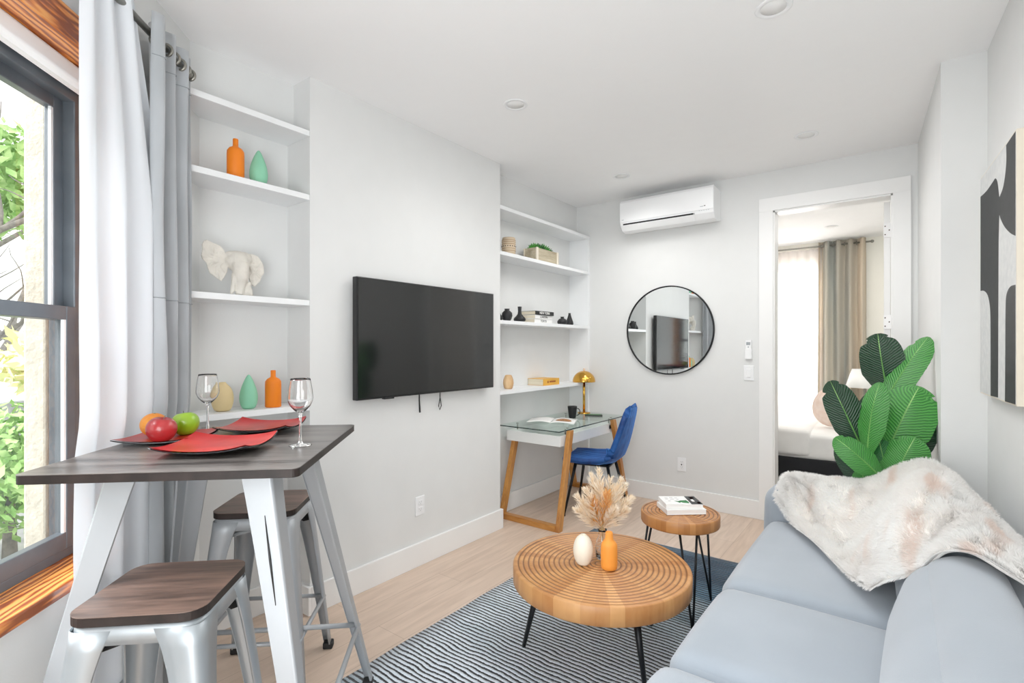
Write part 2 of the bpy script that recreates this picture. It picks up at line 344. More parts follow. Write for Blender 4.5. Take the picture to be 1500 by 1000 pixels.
# ------------------------------------------------------------------ mesh builder
class MB:
    def __init__(s): s.v = []; s.f = []; s.sm = []; s.uv = {}
    def add(s, vs, fs, smooth=False):
        o = len(s.v); s.v += [tuple(v) for v in vs]
        for f in fs: s.f.append(tuple(i+o for i in f)); s.sm.append(smooth)
        return s
    def box(s, x0, x1, y0, y1, z0, z1, mt=None):
        vs = [(x0,y0,z0),(x1,y0,z0),(x1,y1,z0),(x0,y1,z0),(x0,y0,z1),(x1,y0,z1),(x1,y1,z1),(x0,y1,z1)]
        if mt: vs = [mt @ Vector(v) for v in vs]
        return s.add(vs, [(0,3,2,1),(4,5,6,7),(0,1,5,4),(1,2,6,5),(2,3,7,6),(3,0,4,7)])
    def hexa(s, b, t):   # b, t : four bottom / four top points (ccw)
        return s.add(list(b)+list(t), [(0,3,2,1),(4,5,6,7),(0,1,5,4),(1,2,6,5),(2,3,7,6),(3,0,4,7)])
    def prism(s, poly, z0, z1, smooth=False):
        n = len(poly)
        vs = [(x,y,z0) for x,y in poly]+[(x,y,z1) for x,y in poly]
        fs = [tuple(range(n-1,-1,-1)), tuple(range(n,2*n))]+[(i,(i+1)%n,n+(i+1)%n,n+i) for i in range(n)]
        return s.add(vs, fs, smooth)
    def extr(s, poly3, off):   # polygon of 3D points extruded by vector
        n = len(poly3); off = Vector(off)
        vs = [Vector(p) for p in poly3]; vs += [v+off for v in vs]
        return s.add(vs, [tuple(range(n-1,-1,-1)), tuple(range(n,2*n))]+[(i,(i+1)%n,n+(i+1)%n,n+i) for i in range(n)])
    def lathe(s, prof, c=(0,0,0), seg=32, smooth=True, mt=None):
        vs = []; fs = []
        idx = []
        for r, z in prof:
            if r < 1e-6: idx.append([len(vs)]*seg); vs.append((c[0],c[1],c[2]+z))
            else:
                idx.append(list(range(len(vs), len(vs)+seg)))
                vs += [(c[0]+r*math.cos(2*PI*k/seg), c[1]+r*math.sin(2*PI*k/seg), c[2]+z) for k in range(seg)]
        for a, b in zip(idx, idx[1:]):
            for k in range(seg):
                q = [a[k], a[(k+1)%seg], b[(k+1)%seg], b[k]]; u = []
                for i in q:
                    if i not in u: u.append(i)
                if len(u) > 2: fs.append(tuple(u))
        if mt: vs = [mt @ Vector(v) for v in vs]
        return s.add(vs, fs, smooth)
    def tube(s, pts, r, seg=8, smooth=True, closed=False):
        pts = [Vector(p) for p in pts]; n = len(pts)
        rs = r if isinstance(r, (list, tuple)) else [r]*n
        vs = []; prev = None
        for i, p in enumerate(pts):
            if closed: t = pts[(i+1)%n]-pts[i-1]
            else: t = pts[min(i+1,n-1)]-pts[max(i-1,0)]
            t.normalize()
            if prev is None:
                a = Vector((0,0,1)) if abs(t.z) < .9 else Vector((1,0,0))
                u = t.cross(a).normalized()
            else: u = (prev - t*prev.dot(t)).normalized()
            prev = u; w = t.cross(u)
            vs += [p+(u*math.cos(2*PI*k/seg)+w*math.sin(2*PI*k/seg))*rs[i] for k in range(seg)]
        fs = []
        m = n if closed else n-1
        for i in range(m):
            j = (i+1) % n
            fs += [(i*seg+k, i*seg+(k+1)%seg, j*seg+(k+1)%seg, j*seg+k) for k in range(seg)]
        if not closed: fs += [tuple(range(seg-1,-1,-1)), tuple(range((n-1)*seg, n*seg))]
        return s.add(vs, fs, smooth)
    def sphere(s, c, r, seg=16, rings=10, sq=(1,1,1), smooth=True):
        prof = [(r*math.sin(PI*i/rings), -r*math.cos(PI*i/rings)) for i in range(rings+1)]
        prof[0] = (0,-r); prof[-1] = (0,r)
        mt = Matrix.Translation(c) @ Matrix.Diagonal((sq[0],sq[1],sq[2],1))
        return s.lathe(prof, (0,0,0), seg, smooth, mt)
    def grid(s, fn, nu, nv, smooth=True, uvfn=None):
        vs = [fn(i/nu, j/nv) for i in range(nu+1) for j in range(nv+1)]
        o = len(s.v)
        fs = [(i*(nv+1)+j, (i+1)*(nv+1)+j, (i+1)*(nv+1)+j+1, i*(nv+1)+j+1) for i in range(nu) for j in range(nv)]
        s.add(vs, fs, smooth)
        if uvfn:
            for i in range(nu+1):
                for j in range(nv+1): s.uv[o+i*(nv+1)+j] = uvfn(i/nu, j/nv)
        return s
    def build(s, name, m, parent=None, bevel=0, bseg=2, subsurf=0, solid=0, offset=0, weld=False, mt=None):
        me = bpy.data.meshes.new(name); me.from_pydata(s.v, [], s.f)
        me.polygons.foreach_set('use_smooth', s.sm)
        if s.uv:
            ul = me.uv_layers.new(name='UVMap')
            for lp in me.loops: ul.data[lp.index].uv = s.uv.get(lp.vertex_index, (0, 0))
        if isinstance(m, str): m = M[m]
        me.materials.append(m); me.validate(); me.update()
        o = bpy.data.objects.new(name, me); COL.objects.link(o)
        if parent: o.parent = parent
        if mt is not None: o.matrix_local = mt
        if solid:
            q = o.modifiers.new('thickness', 'SOLIDIFY'); q.thickness = solid; q.offset = offset
        if bevel:
            q = o.modifiers.new('bevel', 'BEVEL'); q.width = bevel; q.segments = bseg; q.limit_method = 'ANGLE'; q.angle_limit = math.radians(35)
        if subsurf:
            q = o.modifiers.new('smooth', 'SUBSURF'); q.levels = subsurf; q.render_levels = subsurf
        return o

def tag(o, label, cat, group=None, kind=None):
    o['label'] = label; o['category'] = cat
    if group: o['group'] = group
    if kind: o['kind'] = kind
    return o
def thing(name, label, cat, loc=(0,0,0), rz=0, group=None, kind=None):
    o = bpy.data.objects.new(name, None); COL.objects.link(o); o.location = loc; o.rotation_euler = (0,0,rz)
    o.empty_display_size = .05
    return tag(o, label, cat, group, kind)
def single(o, loc, label, cat, rz=0, group=None):
    o.location = loc; o.rotation_euler = (0,0,rz); return tag(o, label, cat, group)
def struct(o, label=None, cat=None):
    o['kind'] = 'structure'
    o['label'] = label or o.name.replace('_', ' '); o['category'] = cat or o.name.split('_')[0]
    return o
def children(o): return [c for c in COL.objects if c.parent == o]
def copy_tree(o, parent=None):
    c = o.copy(); COL.objects.link(c)
    if parent: c.parent = parent
    for ch in children(o): copy_tree(ch, c)
    return c
def text(name, s, size, m, parent, mtx, thick=.0003, bold=0):
    cu = bpy.data.curves.new(name, 'FONT'); cu.body = s; cu.size = size; cu.align_x = 'CENTER'; cu.align_y = 'CENTER'; cu.extrude = thick; cu.offset = bold
    t = bpy.data.objects.new(name+'_src', cu); COL.objects.link(t)
    bpy.context.view_layer.update()
    me = bpy.data.meshes.new_from_object(t.evaluated_get(bpy.context.evaluated_depsgraph_get()))
    bpy.data.objects.remove(t)
    me.materials.clear(); me.materials.append(M[m])
    o = bpy.data.objects.new(name, me); COL.objects.link(o); o.parent = parent; o.matrix_local = mtx
    return o
def frame_mtx(loc, ex, ey):   # local x->ex, y->ey
    ex = Vector(ex).normalized(); ey = Vector(ey).normalized(); ez = ex.cross(ey)
    m = Matrix((ex, ey, ez)).transposed().to_4x4(); m.translation = Vector(loc); return m

# ------------------------------------------------------------------ geometry constants
H = 2.755                      # ceiling height
XW = -2.405                    # television wall plane
XN = -2.62                     # back of the shelf niches
YF = 4.43                      # far wall plane
Y1, Y2 = 1.455, 3.02           # television wall runs from Y1 to Y2, niches either side
YN = .80
a = math.sqrt(.5)
def W(s, n, z=0):              # window-wall frame: s along, n outward(-)/inward
    return Vector((-a*s+a*n, a*s+a*n, z))
WM = Matrix(((-a, a, 0, 0), (a, a, 0, 0), (0, 0, 1, 0), (0, 0, 0, 1)))   # (s,n,z) -> world
NW = -1.131                    # inner face of the angled window wall
NO = -1.33                     # outer face
S0, S1 = .95, 1.95             # window opening along the wall
ZS, ZH = .673, 2.30           # sill, header
def wallx(y): return .162-.0506*(y-3.24)      # slanted right-hand wall (far part)
def wallr(y): return .33-.0506*(y-3.23)       # slanted right-hand wall (near part)

def Wbox(mb, s0, s1, n0, n1, z0, z1):
    mb.box(s0, s1, n0, n1, z0, z1, WM)
    # WM mirrors handedness: flip the six faces
    for i in range(len(mb.f)-6, len(mb.f)): mb.f[i] = tuple(reversed(mb.f[i]))
    return mb

# ------------------------------------------------------------------ room shell
poly = [(-2.72,4.53),(-2.72,1.06),(-1.06,-.60),(-1.06,-.72),(.75,-.72),(.75,4.53)]
struct(MB().prism(poly[::-1], -.08, 0).build('floor', 'floor'), 'pale whitewashed oak plank floor')
struct(MB().prism(poly[::-1], H, H+.08).build('ceiling', 'ceil'), 'smooth white ceiling')
w = MB()
w.box(-2.80, XW, Y1, Y2, 0, H)                       # chimney-breast wall carrying the television
w.box(-2.80, XN, YN, Y1, 0, 2.477); w.box(-2.80, -2.555, YN, Y1, 2.477, H)
w.box(-2.80, XN, Y2, YF, 0, 2.447); w.box(-2.80, -2.555, Y2, YF, 2.447, H)
w.box(-2.80, XW, .62, YN, 0, H)
struct(w.build('wall_left', 'wall'), 'white wall with two shelf niches either side of the television')
w = MB()
w.box(-2.72, -.786, YF, YF+.12, 0, H); w.box(-.786, -.034, YF, YF+.12, 2.437, H); w.box(-.034, .75, YF, YF+.12, 0, H)
struct(w.build('wall_far', 'wall'), 'white far wall with the bedroom doorway')
w = MB()
w.hexa([(wallx(3.24),3.24,0),(.75,3.24,0),(.75,YF,0),(wallx(YF),YF,0)], [(wallx(3.24),3.24,H),(.75,3.24,H),(.75,YF,H),(wallx(YF),YF,H)])
w.hexa([(wallr(-.72),-.72,0),(.95,-.72,0),(.95,3.24,0),(wallr(3.24),3.24,0)], [(wallr(-.72),-.72,H),(.95,-.72,H),(.95,3.24,H),(wallr(3.24),3.24,H)])
struct(w.build('wall_right', 'wall'), 'white right wall with a projecting corner beyond the sofa')
w = MB()
Wbox(w, .30, 2.60, NO, NW, 0, ZS-.03); Wbox(w, .30, 2.60, NO, NW, ZH+.03, H)
Wbox(w, .30, S0-.03, NO, NW, ZS-.03, ZH+.03); Wbox(w, S1+.03, 2.60, NO, NW, ZS-.03, ZH+.03)
struct(w.build('wall_window', 'wall'), 'white angled bay wall around the window')
# wall behind the camera with the front bay window opening
w = MB()
w.box(-1.2, .95, -.72, -.60, 0, .6); w.box(-1.2, .95, -.72, -.60, 2.3, H); w.box(-1.2, -.85, -.72, -.60, .6, 2.3); w.box(.35, .95, -.72, -.60, .6, 2.3)
struct(w.build('wall_back', 'wall'), 'white bay wall behind the viewer')

# baseboards
def bb(name, pts, h=.145, t=.018, lab=''):
    mb = MB()
    for (x0,y0),(x1,y1) in zip(pts, pts[1:]):
        d = Vector((x1-x0,y1-y0,0)).normalized(); nrm = Vector((d.y,-d.x,0))*t   # room is on the right-hand side of the path
        p0, p1 = Vector((x0,y0,0)), Vector((x1,y1,0)); e = d*t*0
        q = [p0-e, p1+e, p1+e+nrm, p0-e+nrm]
        mb.hexa([p for p in (q[0],q[3],q[2],q[1])], [p+Vector((0,0,h)) for p in (q[0],q[3],q[2],q[1])])
    return struct(mb.build(name, 'trim', bevel=.003), lab)
bb('baseboard_left', [(XW, Y1), (XW, Y2)], lab='tall white baseboard under the television')
o = MB().box(XN,XW+.018,Y2,Y2+.018,0,.145).box(XN,XN+.018,Y2+.018,YF,0,.145).build('baseboard_niche','trim',bevel=.003); struct(o,'white baseboard inside the desk niche')
o = MB().box(XN,XW+.018,Y1-.018,Y1,0,.145).box(XN,XN+.018,YN,Y1-.018,0,.145).build('baseboard_corner','trim',bevel=.003); struct(o,'white baseboard inside the niche by the window')
bb('baseboard_far', [(XN+.018, YF), (-.886, YF)], lab='tall white baseboard along the far wall')
bb('baseboard_right', [(wallr(3.24),3.24), (wallr(-.5),-.5)], lab='white baseboard behind the sofa')

# door casing and open door leaf
mb = MB(); mb.box(-.886,-.786,YF-.02,YF,0,2.437).box(-.034,.066,YF-.02,YF,0,2.437).box(-.886,.066,YF-.02,YF,2.437,2.54)
mb.box(-.792,-.774,YF-.008,YF+.13,0,2.425).box(-.046,-.028,YF-.008,YF+.13,0,2.425).box(-.774,-.046,YF-.008,YF+.13,2.425,2.443)
struct(mb.build('trim_1', 'trim', bevel=.002), 'wide flat white casing around the bedroom doorway')
d1 = MB().box(-.088,-.050,YF+.135,YF+.855,.01,2.415).build('door_1', 'trim', bevel=.002); struct(d1, 'white bedroom door folded open beside the jamb')
for k, z in enumerate((2.16, 1.50, .75)):
    h = MB().box(-.0895,-.0875+.0,YF+.128,YF+.133,z,z+.10).box(-.088,-.046,YF+.1285,YF+.1345,z-.0,z+.10).build('hinge', 'hinge', d1, bevel=.002)
    sc_ = MB()
    for q in (.02,.05,.08): sc_.sphere((-.068+.012*(1 if q==.05 else -1), YF+.1285, z+q), .0045, 8, 6, (1,.4,1))
    sc_.build('screw', 'screw', h)

# ------------------------------------------------------------------ window 1 (angled bay window)
mb = MB()
Wbox(mb, S0-.03, S1+.03, -1.30, NW+.002, ZH, ZH+.03); Wbox(mb, S1, S1+.03, -1.30, NW+.002, ZS, ZH); Wbox(mb, S0-.03, S0, -1.30, NW+.002, ZS, ZH)
Wbox(mb, S0-.13, S1+.10, NW-.001, NW+.012, ZH-.0, ZH+.10)
struct(mb.build('trim_2', 'pine', bevel=.003), 'varnished orange pine lining and header around the window')
mb = MB(); Wbox(mb, S0-.03, S1+.03, -1.30, NW+.035, ZS-.035, ZS)
struct(mb.build('trim_3', 'pine', bevel=.006), 'varnished orange pine window sill board')
win = bpy.data.objects.new('window_1', None); COL.objects.link(win); struct(win, 'charcoal aluminium sash window in the angled bay', 'window')
mb = MB(); n0, n1 = -1.315, -1.235
Wbox(mb, S0, S0+.04, n0, n1, ZS, ZH); Wbox(mb, S1-.035, S1, n0, n1, ZS, ZH); Wbox(mb, S0, S1, n0, n1, ZS, ZS+.03); Wbox(mb, S0, S1, n0, n1, ZH-.10, ZH)
mb.build('window_frame', 'darkframe', win, bevel=.003)
def sash(name, s0, s1, n0, n1, z0, z1, st, rb, rt):
    mb = MB(); Wbox(mb, s0, s0+st, n0, n1, z0, z1); Wbox(mb, s1-st, s1, n0, n1, z0, z1); Wbox(mb, s0+st, s1-st, n0, n1, z0, z0+rb); Wbox(mb, s0+st, s1-st, n0, n1, z1-rt, z1)
    o = mb.build(name, 'darkframe', win, bevel=.003)
    mb = MB(); nm = (n0+n1)/2; q_ = [WM @ Vector(v) for v in ((s0+st-.002,nm,z0+rb-.002),(s1-st+.002,nm,z0+rb-.002),(s1-st+.002,nm,z1-rt+.002),(s0+st-.002,nm,z1-rt+.002))]; mb.add(q_, [(0,1,2,3)])
    mb.build('pane', 'pane', o)
    mb = MB(); Wbox(mb, s1-st-.010, s1-st, nm+.004, n1-.002, z0+rb, z1-rt); Wbox(mb, s0+st, s0+st+.010, nm+.004, n1-.002, z0+rb, z1-rt)
    mb.build('glazing_bead', 'bead', o)
    return o
sash('lower_sash', S0+.04, S1-.035, -1.262, -1.232, ZS+.03, 1.505, .042, .055, .045)
sash('upper_sash', S0+.04, S1-.035, -1.300, -1.270, 1.46, ZH-.09, .042, .045, .05)
rb_ = thing('roller_blind', 'white roller blind cassette under the pine window header, chain hanging at right', 'blind', W(1.45, -1.2, 2.29))
RB = Matrix.Translation(-W(1.45, -1.2, 2.29)) 
mb = MB(); Wbox(mb, S0+.002, S1-.002, -1.229, -1.190, ZH-.062, ZH-.002); o = mb.build('cassette', 'acwhite', rb_, bevel=.012, bseg=4, mt=RB)
mb = MB(); Wbox(mb, S0+.01, S1-.01, -1.222, -1.218, ZH-.075, ZH-.055); mb.build('blind_fabric', 'paper', rb_, mt=RB)
mb = MB()
for sgn in (-1, 1):
    for k in range(130):
        p = W(S1-.012, -1.195+sgn*.010+.006*math.sin(k*.05), ZH-.08-k*.0105); mb.sphere(p, .0030, 6, 4)
mb.build('bead_chain', 'chain', rb_, mt=RB)

# window behind the camera
win2 = bpy.data.objects.new('window_2', None); COL.objects.link(win2); struct(win2, 'front bay sash window behind the viewer', 'window')
mb = MB().box(-.85,-.79,-.69,-.64,.6,2.3).box(.29,.35,-.69,-.64,.6,2.3).box(-.79,.29,-.69,-.64,.6,.66).box(-.79,.29,-.69,-.64,2.24,2.3).box(-.79,.29,-.69,-.64,1.44,1.50)
mb.build('window_frame', 'darkframe', win2, bevel=.003)
MB().box(-.79,.29,-.668,-.662,.66,2.24).build('pane', 'pane', win2)

# ------------------------------------------------------------------ curtains of the bay window
NR = -1.055; ZR = 2.515
rod = thing('curtain_rod', 'dark brushed metal curtain rod running along the bay window', 'curtain rod', W(1.6, NR, ZR))
RM = Matrix.Translation(-W(1.6, NR, ZR))
MB().tube([W(.6,NR,ZR), W(2.30,NR,ZR)], .0125, 14).build('pole', 'nickel', rod, mt=RM)
MB().tube([W(2.30,NR,ZR), W(2.325,NR,ZR)], [.016,.018], 14).build('finial', 'nickel', rod, mt=RM)
MB().tube([W(2.27,NR,ZR), W(2.27,NW,ZR)], .007, 8).tube([W(2.27,NW+.001,ZR), W(2.27,NW+.008,ZR)], .022, 16).build('bracket', 'nickel', rod, mt=RM)

def curtain(name, lab, s0, s1, z0, z1, folds, amp, m, cat='curtain', edge=None, group=None, thick=.003, seams=(), center=NR, phase=0., ampf=None):
    mid = W((s0+s1)/2, center, 0)
    t = thing(name, lab, cat, mid)
    off = Matrix.Translation(-mid)
    def fn(u, v):
        z = z0+(z1-z0)*v
        s = s0+(s1-s0)*u
        if edge: s = edge(u, v, s)
        k = (ampf(u) if ampf else amp)*(.75+.35*noise.noise((u*3, v*1.5, 3)))
        n = center+k*math.sin(phase+2*PI*folds*u+.35*noise.noise((u*2, v*2.2, 1))) + .008*noise.noise((u*14, v*5, 7))
        if z < 1.15: n -= .012*min(1, (1.15-z)/.1)
        return W(s, n, z)
    mb = MB().grid(fn, folds*18, 60)
    o = mb.build('panel', m, t, solid=thick, offset=0, mt=off)
    return t, fn, off
def sh_edge(u, v, s):
    # right edge swings inwards near the top, as if pulled along the rod
    if v > .70: s -= u*.19*((v-.70)/.30)**1.3
    return s
sh, fn, off = curtain('sheer_curtain', 'white sheer voile curtain hanging from rod beside bar table', 1.655, 2.105, .01, 2.60, 3, .026, 'sheer', edge=sh_edge, thick=0)
# small woven label near the top of the sheer
def lin_(x0, x1, f): return x0+(x1-x0)*f
gc, fn, off = curtain('grey_velvet_curtain', 'grey velvet eyelet curtain gathered at end of rod by left shelves', 2.00, 2.315, .01, 2.585, 3, .036, 'velvetgrey', thick=.004, phase=.3, ampf=lambda u: .055 if u < .30 else .055-.030*min(1,(u-.30)/.12), edge=lambda u, v, s: 2.00+.315*(u+.10*math.sin(PI*u)))
mb = MB()
vv = (ZR-.01)/(2.585-.01); last = None
for q in range(201):
    pp = fn(q/200, vv); dn = (pp.x+pp.y)*a-NR
    if last is None or dn*last > 0: last = dn; continue
    last = dn; p = W((-pp.x+pp.y)*a, NR, ZR)
    mb.lathe([(.0165,-.004),(.0255,-.004),(.0265,0),(.0255,.004),(.0165,.004),(.0155,0),(.0165,-.004)], mt=Matrix.Translation(p) @ frame_mtx((0,0,0), (0,0,1), (a,a,0)))
mb.build('eyelet_ring', 'nickel', gc, mt=off)
for z in (2.43, 1.55, 1.03):
    mb = MB()
    pts = [Vector(fn(u/60, (z-.01)/(2.585-.01)))+Vector((a,a,0))*.0045 for u in range(61)]
    mb.tube(pts, .0018, 5)
    mb.build('stitched_seam', 'ledgrey', gc, mt=off)

# ------------------------------------------------------------------ built-in shelves
def shelf(y0, y1, z, lab, x1=XW):
    o = MB().box(XN+.001, x1, y0+.001, y1-.001, -.028, 0).build('wall_shelf', 'shelf', bevel=.0015)
    single(o, (0,0,z), lab, 'shelf')
ords = ['topmost', 'second from top', 'third from top', 'lowest']
ctx = ['orange bottle vase and mint vase stand one board below', 'holding an orange bottle vase and a mint teardrop vase', 'holding the white elephant head', 'holding sand, mint and orange vases']
for i, z in enumerate((2.477, 2.15, 1.609, 1.073)):
    shelf(YN, Y1, z, 'white shelf in niche beside window, %s, %s' % (ords[i], ['empty','with two vases','with elephant head','with three vases'][i]))
for i, z in enumerate((2.447, 2.10, 1.574, 1.034)):
    shelf(Y2, YF, z, 'white shelf in niche over desk, %s, %s' % (ords[i], ['empty','with striped pot and planter','with black vases and books','with wooden vase and yellow book'][i]))
o = MB().box(XN, XW-.004, YF-.03, YF, 0, 2.447).build('niche_panel', 'shelf', bevel=.001)
single(o, (0,0,0), 'white side panel closing the shelf niche against the far wall', 'panel')

# ------------------------------------------------------------------ vases
def bottle(name, loc, r, h, m, lab, cat='vase', group=None, neck=.32, nh=.2, square=False):
    rn = r*neck; z = h
    prof = [(0,0),(r*.9,0),(r,.004),(r,h*.62),(r*.97,h*.70),(r*.75,h*.765),(rn*1.15,h*.81),(rn,h*.84),(rn,h-.003),(rn*.9,h),(rn*.7,h),(rn*.7,h*.85),(0,h*.84)]
    return single(MB().lathe(prof, seg=32).build(name, m), loc, lab, cat, group=group)
def teardrop(name, loc, r, h, m, lab):
    prof = [(0,0),(r*.6,0)]
    for i in range(1, 22):
        t = i/22; prof.append((r*(math.sin(PI*min(1,(t*.86+.12)))**.8)*(1-.25*t) , h*t))
    prof.append((0,h))
    prof = [(0,0),(r*.62,0),(r*.78,h*.06),(r*.93,h*.17),(r,h*.30),(r*.97,h*.42),(r*.86,h*.56),(r*.68,h*.70),(r*.45,h*.84),(r*.27,h*.93),(r*.12,h*.985),(0,h)]
    return single(MB().lathe(prof, seg=32).build(name, m, subsurf=1), loc, lab, 'vase')
def egg(name, loc, r, h, m, lab):
    prof = [(0,0),(r*.6,0),(r*.8,h*.08),(r*.97,h*.28),(r,h*.45),(r*.93,h*.65),(r*.72,h*.83),(r*.36,h*.93),(r*.30,h),(r*.2,h),(r*.2,h*.9),(0,h*.88)]
    return single(MB().lathe(prof, seg=32).build(name, m, subsurf=1), loc, lab, 'vase')
bottle('bottle_vase', (-2.48,1.122,2.15), .037, .195, 'orangeflat', 'orange bottle vase on upper left shelf beside mint vase')
teardrop('teardrop_vase', (-2.48,1.23,2.15), .042, .175, 'mint', 'mint green teardrop vase on upper left shelf')
egg('round_vase', (-2.49,1.068,1.073), .047, .135, 'sand', 'sand coloured round vase on low shelf behind wine glass')
teardrop('teardrop_vase', (-2.49,1.187,1.073), .041, .165, 'mint', 'mint green teardrop vase on low shelf between sand and orange vases')
bottle('bottle_vase', (-2.47,1.297,1.073), .037, .182, 'orangeflat', 'orange bottle vase on low shelf right of mint vase')
# black vases on the desk niche shelf
def lathe_single(name, prof, m, loc, lab, cat, ss=0, group=None):
    return single(MB().lathe(prof, seg=28).build(name, m, subsurf=ss), loc, lab, cat, group=group)
Z3 = 1.574
lathe_single('black_vase', [(0,0),(.026,0),(.036,.012),(.034,.03),(.016,.06),(.010,.08),(.012,.096),(.009,.096),(0,.09)], 'blackmatte', (-2.50,3.115,Z3), 'small black vase half hidden at left end of shelf behind television', 'vase')
lathe_single('black_vase', [(0,0),(.024,0),(.036,.018),(.043,.045),(.040,.068),(.025,.083),(.018,.088),(.022,.100),(.017,.100),(0,.09)], 'blackmatte', (-2.49,3.215,Z3), 'round shouldered black vase with short flared lip on shelf', 'vase')
lathe_single('black_vase', [(0,0),(.036,0),(.050,.016),(.048,.032),(.028,.052),(.017,.068),(.014,.09),(.017,.128),(.013,.128),(0,.12)], 'blackmatte', (-2.49,3.385,Z3), 'tall necked black flask vase beside the stacked books', 'vase')
lathe_single('black_vase', [(0,0),(.034,0),(.046,.016),(.046,.034),(.032,.052),(.014,.060),(.018,.074),(.013,.074),(0,.07)], 'blackmatte', (-2.47,4.02,Z3), 'squat black vase with tiny neck in front of conical black vase', 'vase')
lathe_single('black_vase', [(0,0),(.030,0),(.038,.014),(.034,.035),(.020,.075),(.011,.105),(.012,.118),(.008,.118),(0,.11)], 'blackmatte', (-2.50,4.20,Z3), 'conical black vase at right end of shelf over desk', 'vase')
# wooden vase with flutes
mb = MB(); prof = [(.028,0),(.036,.012),(.042,.045),(.039,.075),(.028,.104),(.022,.112)]
seg = 40; vs = []; fs = []
for r, z in prof:
    vs += [((r*(1+.035*math.cos(10*2*PI*k/seg)))*math.cos(2*PI*k/seg), (r*(1+.035*math.cos(10*2*PI*k/seg)))*math.sin(2*PI*k/seg), z) for k in range(seg)]
for i in range(len(prof)-1): fs += [(i*seg+k, i*seg+(k+1)%seg, (i+1)*seg+(k+1)%seg, (i+1)*seg+k) for k in range(seg)]
fs += [tuple(range(seg-1,-1,-1)), tuple(range((len(prof)-1)*seg, len(prof)*seg))]
mb.add(vs, fs, True)
M['palewood'] = woodmat('pale_turned_wood', 'c79a68', 'e2bd8c', 'z', 6, 2, .5, .1)
single(mb.build('wooden_vase', 'palewood'), (-2.50,3.245,1.034), 'small pale wooden fluted vase on lowest shelf over desk', 'vase')

# striped stoneware pot
sp = thing('patterned_pot', 'beige pot with brown bands and dots on shelf over desk', 'pot', (-2.50,3.25,2.10))
MB().lathe([(0,0),(.046,0),(.054,.012),(.056,.05),(.056,.12),(.052,.140),(.050,.145),(.046,.140),(.046,.02),(0,.02)], seg=36).build('pot_body', 'potclay', sp, subsurf=0)
mb = MB()
for z in (.038,.056,.092,.108,.122): mb.lathe([(.0560,z-.0018),(.0575,z),(.0560,z+.0018)], seg=36)
mb.build('painted_bands', 'potbrown', sp)
mb = MB()
for k in range(18):
    an = 2*PI*k/18; mb.sphere((.0562*math.cos(an), .0562*math.sin(an), .074), .0045, 6, 4)
mb.build('painted_dots', 'blackmatte', sp)

# wooden planter box of succulents
pb = thing('succulent_planter', 'weathered wooden box of green succulents on shelf over desk', 'planter', (-2.50,3.72,2.10))
mb = MB().box(-.062,.062,-.17,-.158,0,.112).box(-.062,.062,.158,.17,0,.112).box(-.062,-.050,-.158,.158,0,.112).box(.050,.062,-.158,.158,0,.112).box(-.05,.05,-.158,.158,.0,.012)
mb.build('wooden_box', 'barnwood', pb, bevel=.002)
for sx in (-1,1):
    for sy in (-1,1): MB().box(sx*.0645-.006, sx*.0645+.006, sy*.160-.013, sy*.160+.013, .001, .114).build('corner_post', 'canvasside', pb, bevel=.002)
MB().box(-.05,.05,-.158,.158,.02,.098).build('soil', 'soil', pb)
for k, (y, r) in enumerate([(-.11,.062),(-.045,.068),(.02,.072),(.085,.055),(.135,.040)]):
    mb = MB()
    for i in range(46):
        th = i*2.4; ph = (i/46)**.6*1.35; d = Vector((math.sin(ph)*math.cos(th), math.sin(ph)*math.sin(th), math.cos(ph)))
        c = Vector((0, y, .096)); mb.tube([c+d*r*.25, c+d*r*.75, c+d*r*(1.05+.15*random.random())], [.004,.0065,.001], 5)
    mb.build('succulent', 'succ' if k % 2 == 0 else 'succdk', pb)

# ------------------------------------------------------------------ books
def book(name, loc, rz, lx, ly, h, cover, label, title=None, tm='paper', spine='+x', tsize=.02, m2=None):
    # pages block with covers; spine on +x side
    t = thing(name, label, 'book', loc, rz)
    c = .0025
    mb = MB().box(-lx/2,lx/2,-ly/2,ly/2,0,c).box(-lx/2,lx/2,-ly/2,ly/2,h-c,h).box(lx/2-c,lx/2,-ly/2,ly/2,c,h-c)
    mb.build('cover', cover, t, bevel=.0008)
    MB().box(-lx/2+.003,lx/2-c,-ly/2+.003,ly/2-.003,c,h-c).build('page_block', 'pages', t)
    if title: text('spine_title', title, tsize, tm, t, frame_mtx((lx/2+.0006,0,h/2), (0,1,0), (0,0,1)), bold=.0004)
    return t
book('book', (-2.515,3.65,Z3), 0, .17, .27, .033, 'bookwhite', 'white spined TOKYO book at bottom of stack beside black vases', 'TOKYO', 'bookblack', tsize=.026)
book('book', (-2.510,3.645,Z3+.0335), .02, .17, .27, .033, 'bookwhite', 'white spined LONDON book in middle of stack', 'LONDON', 'bookblack', tsize=.026)
book('book', (-2.500,3.65,Z3+.067), -.04, .17, .27, .033, 'bookblack', 'black spined NEW YORK book on top of stack', 'NEW YORK', 'paper', tsize=.028)
yb = book('book', (-2.53,3.80,1.034), -.03, .17, .25, .058, 'bookyellow', 'thick mustard yellow spined book on lowest shelf over desk')
MB().box(.0851,.0857,-.062,-.045,.020,.040).build('spine_mark', 'brownred', yb); MB().box(.0851,.0857,-.030,.065,.025,.038).build('spine_mark', 'brownred', yb)

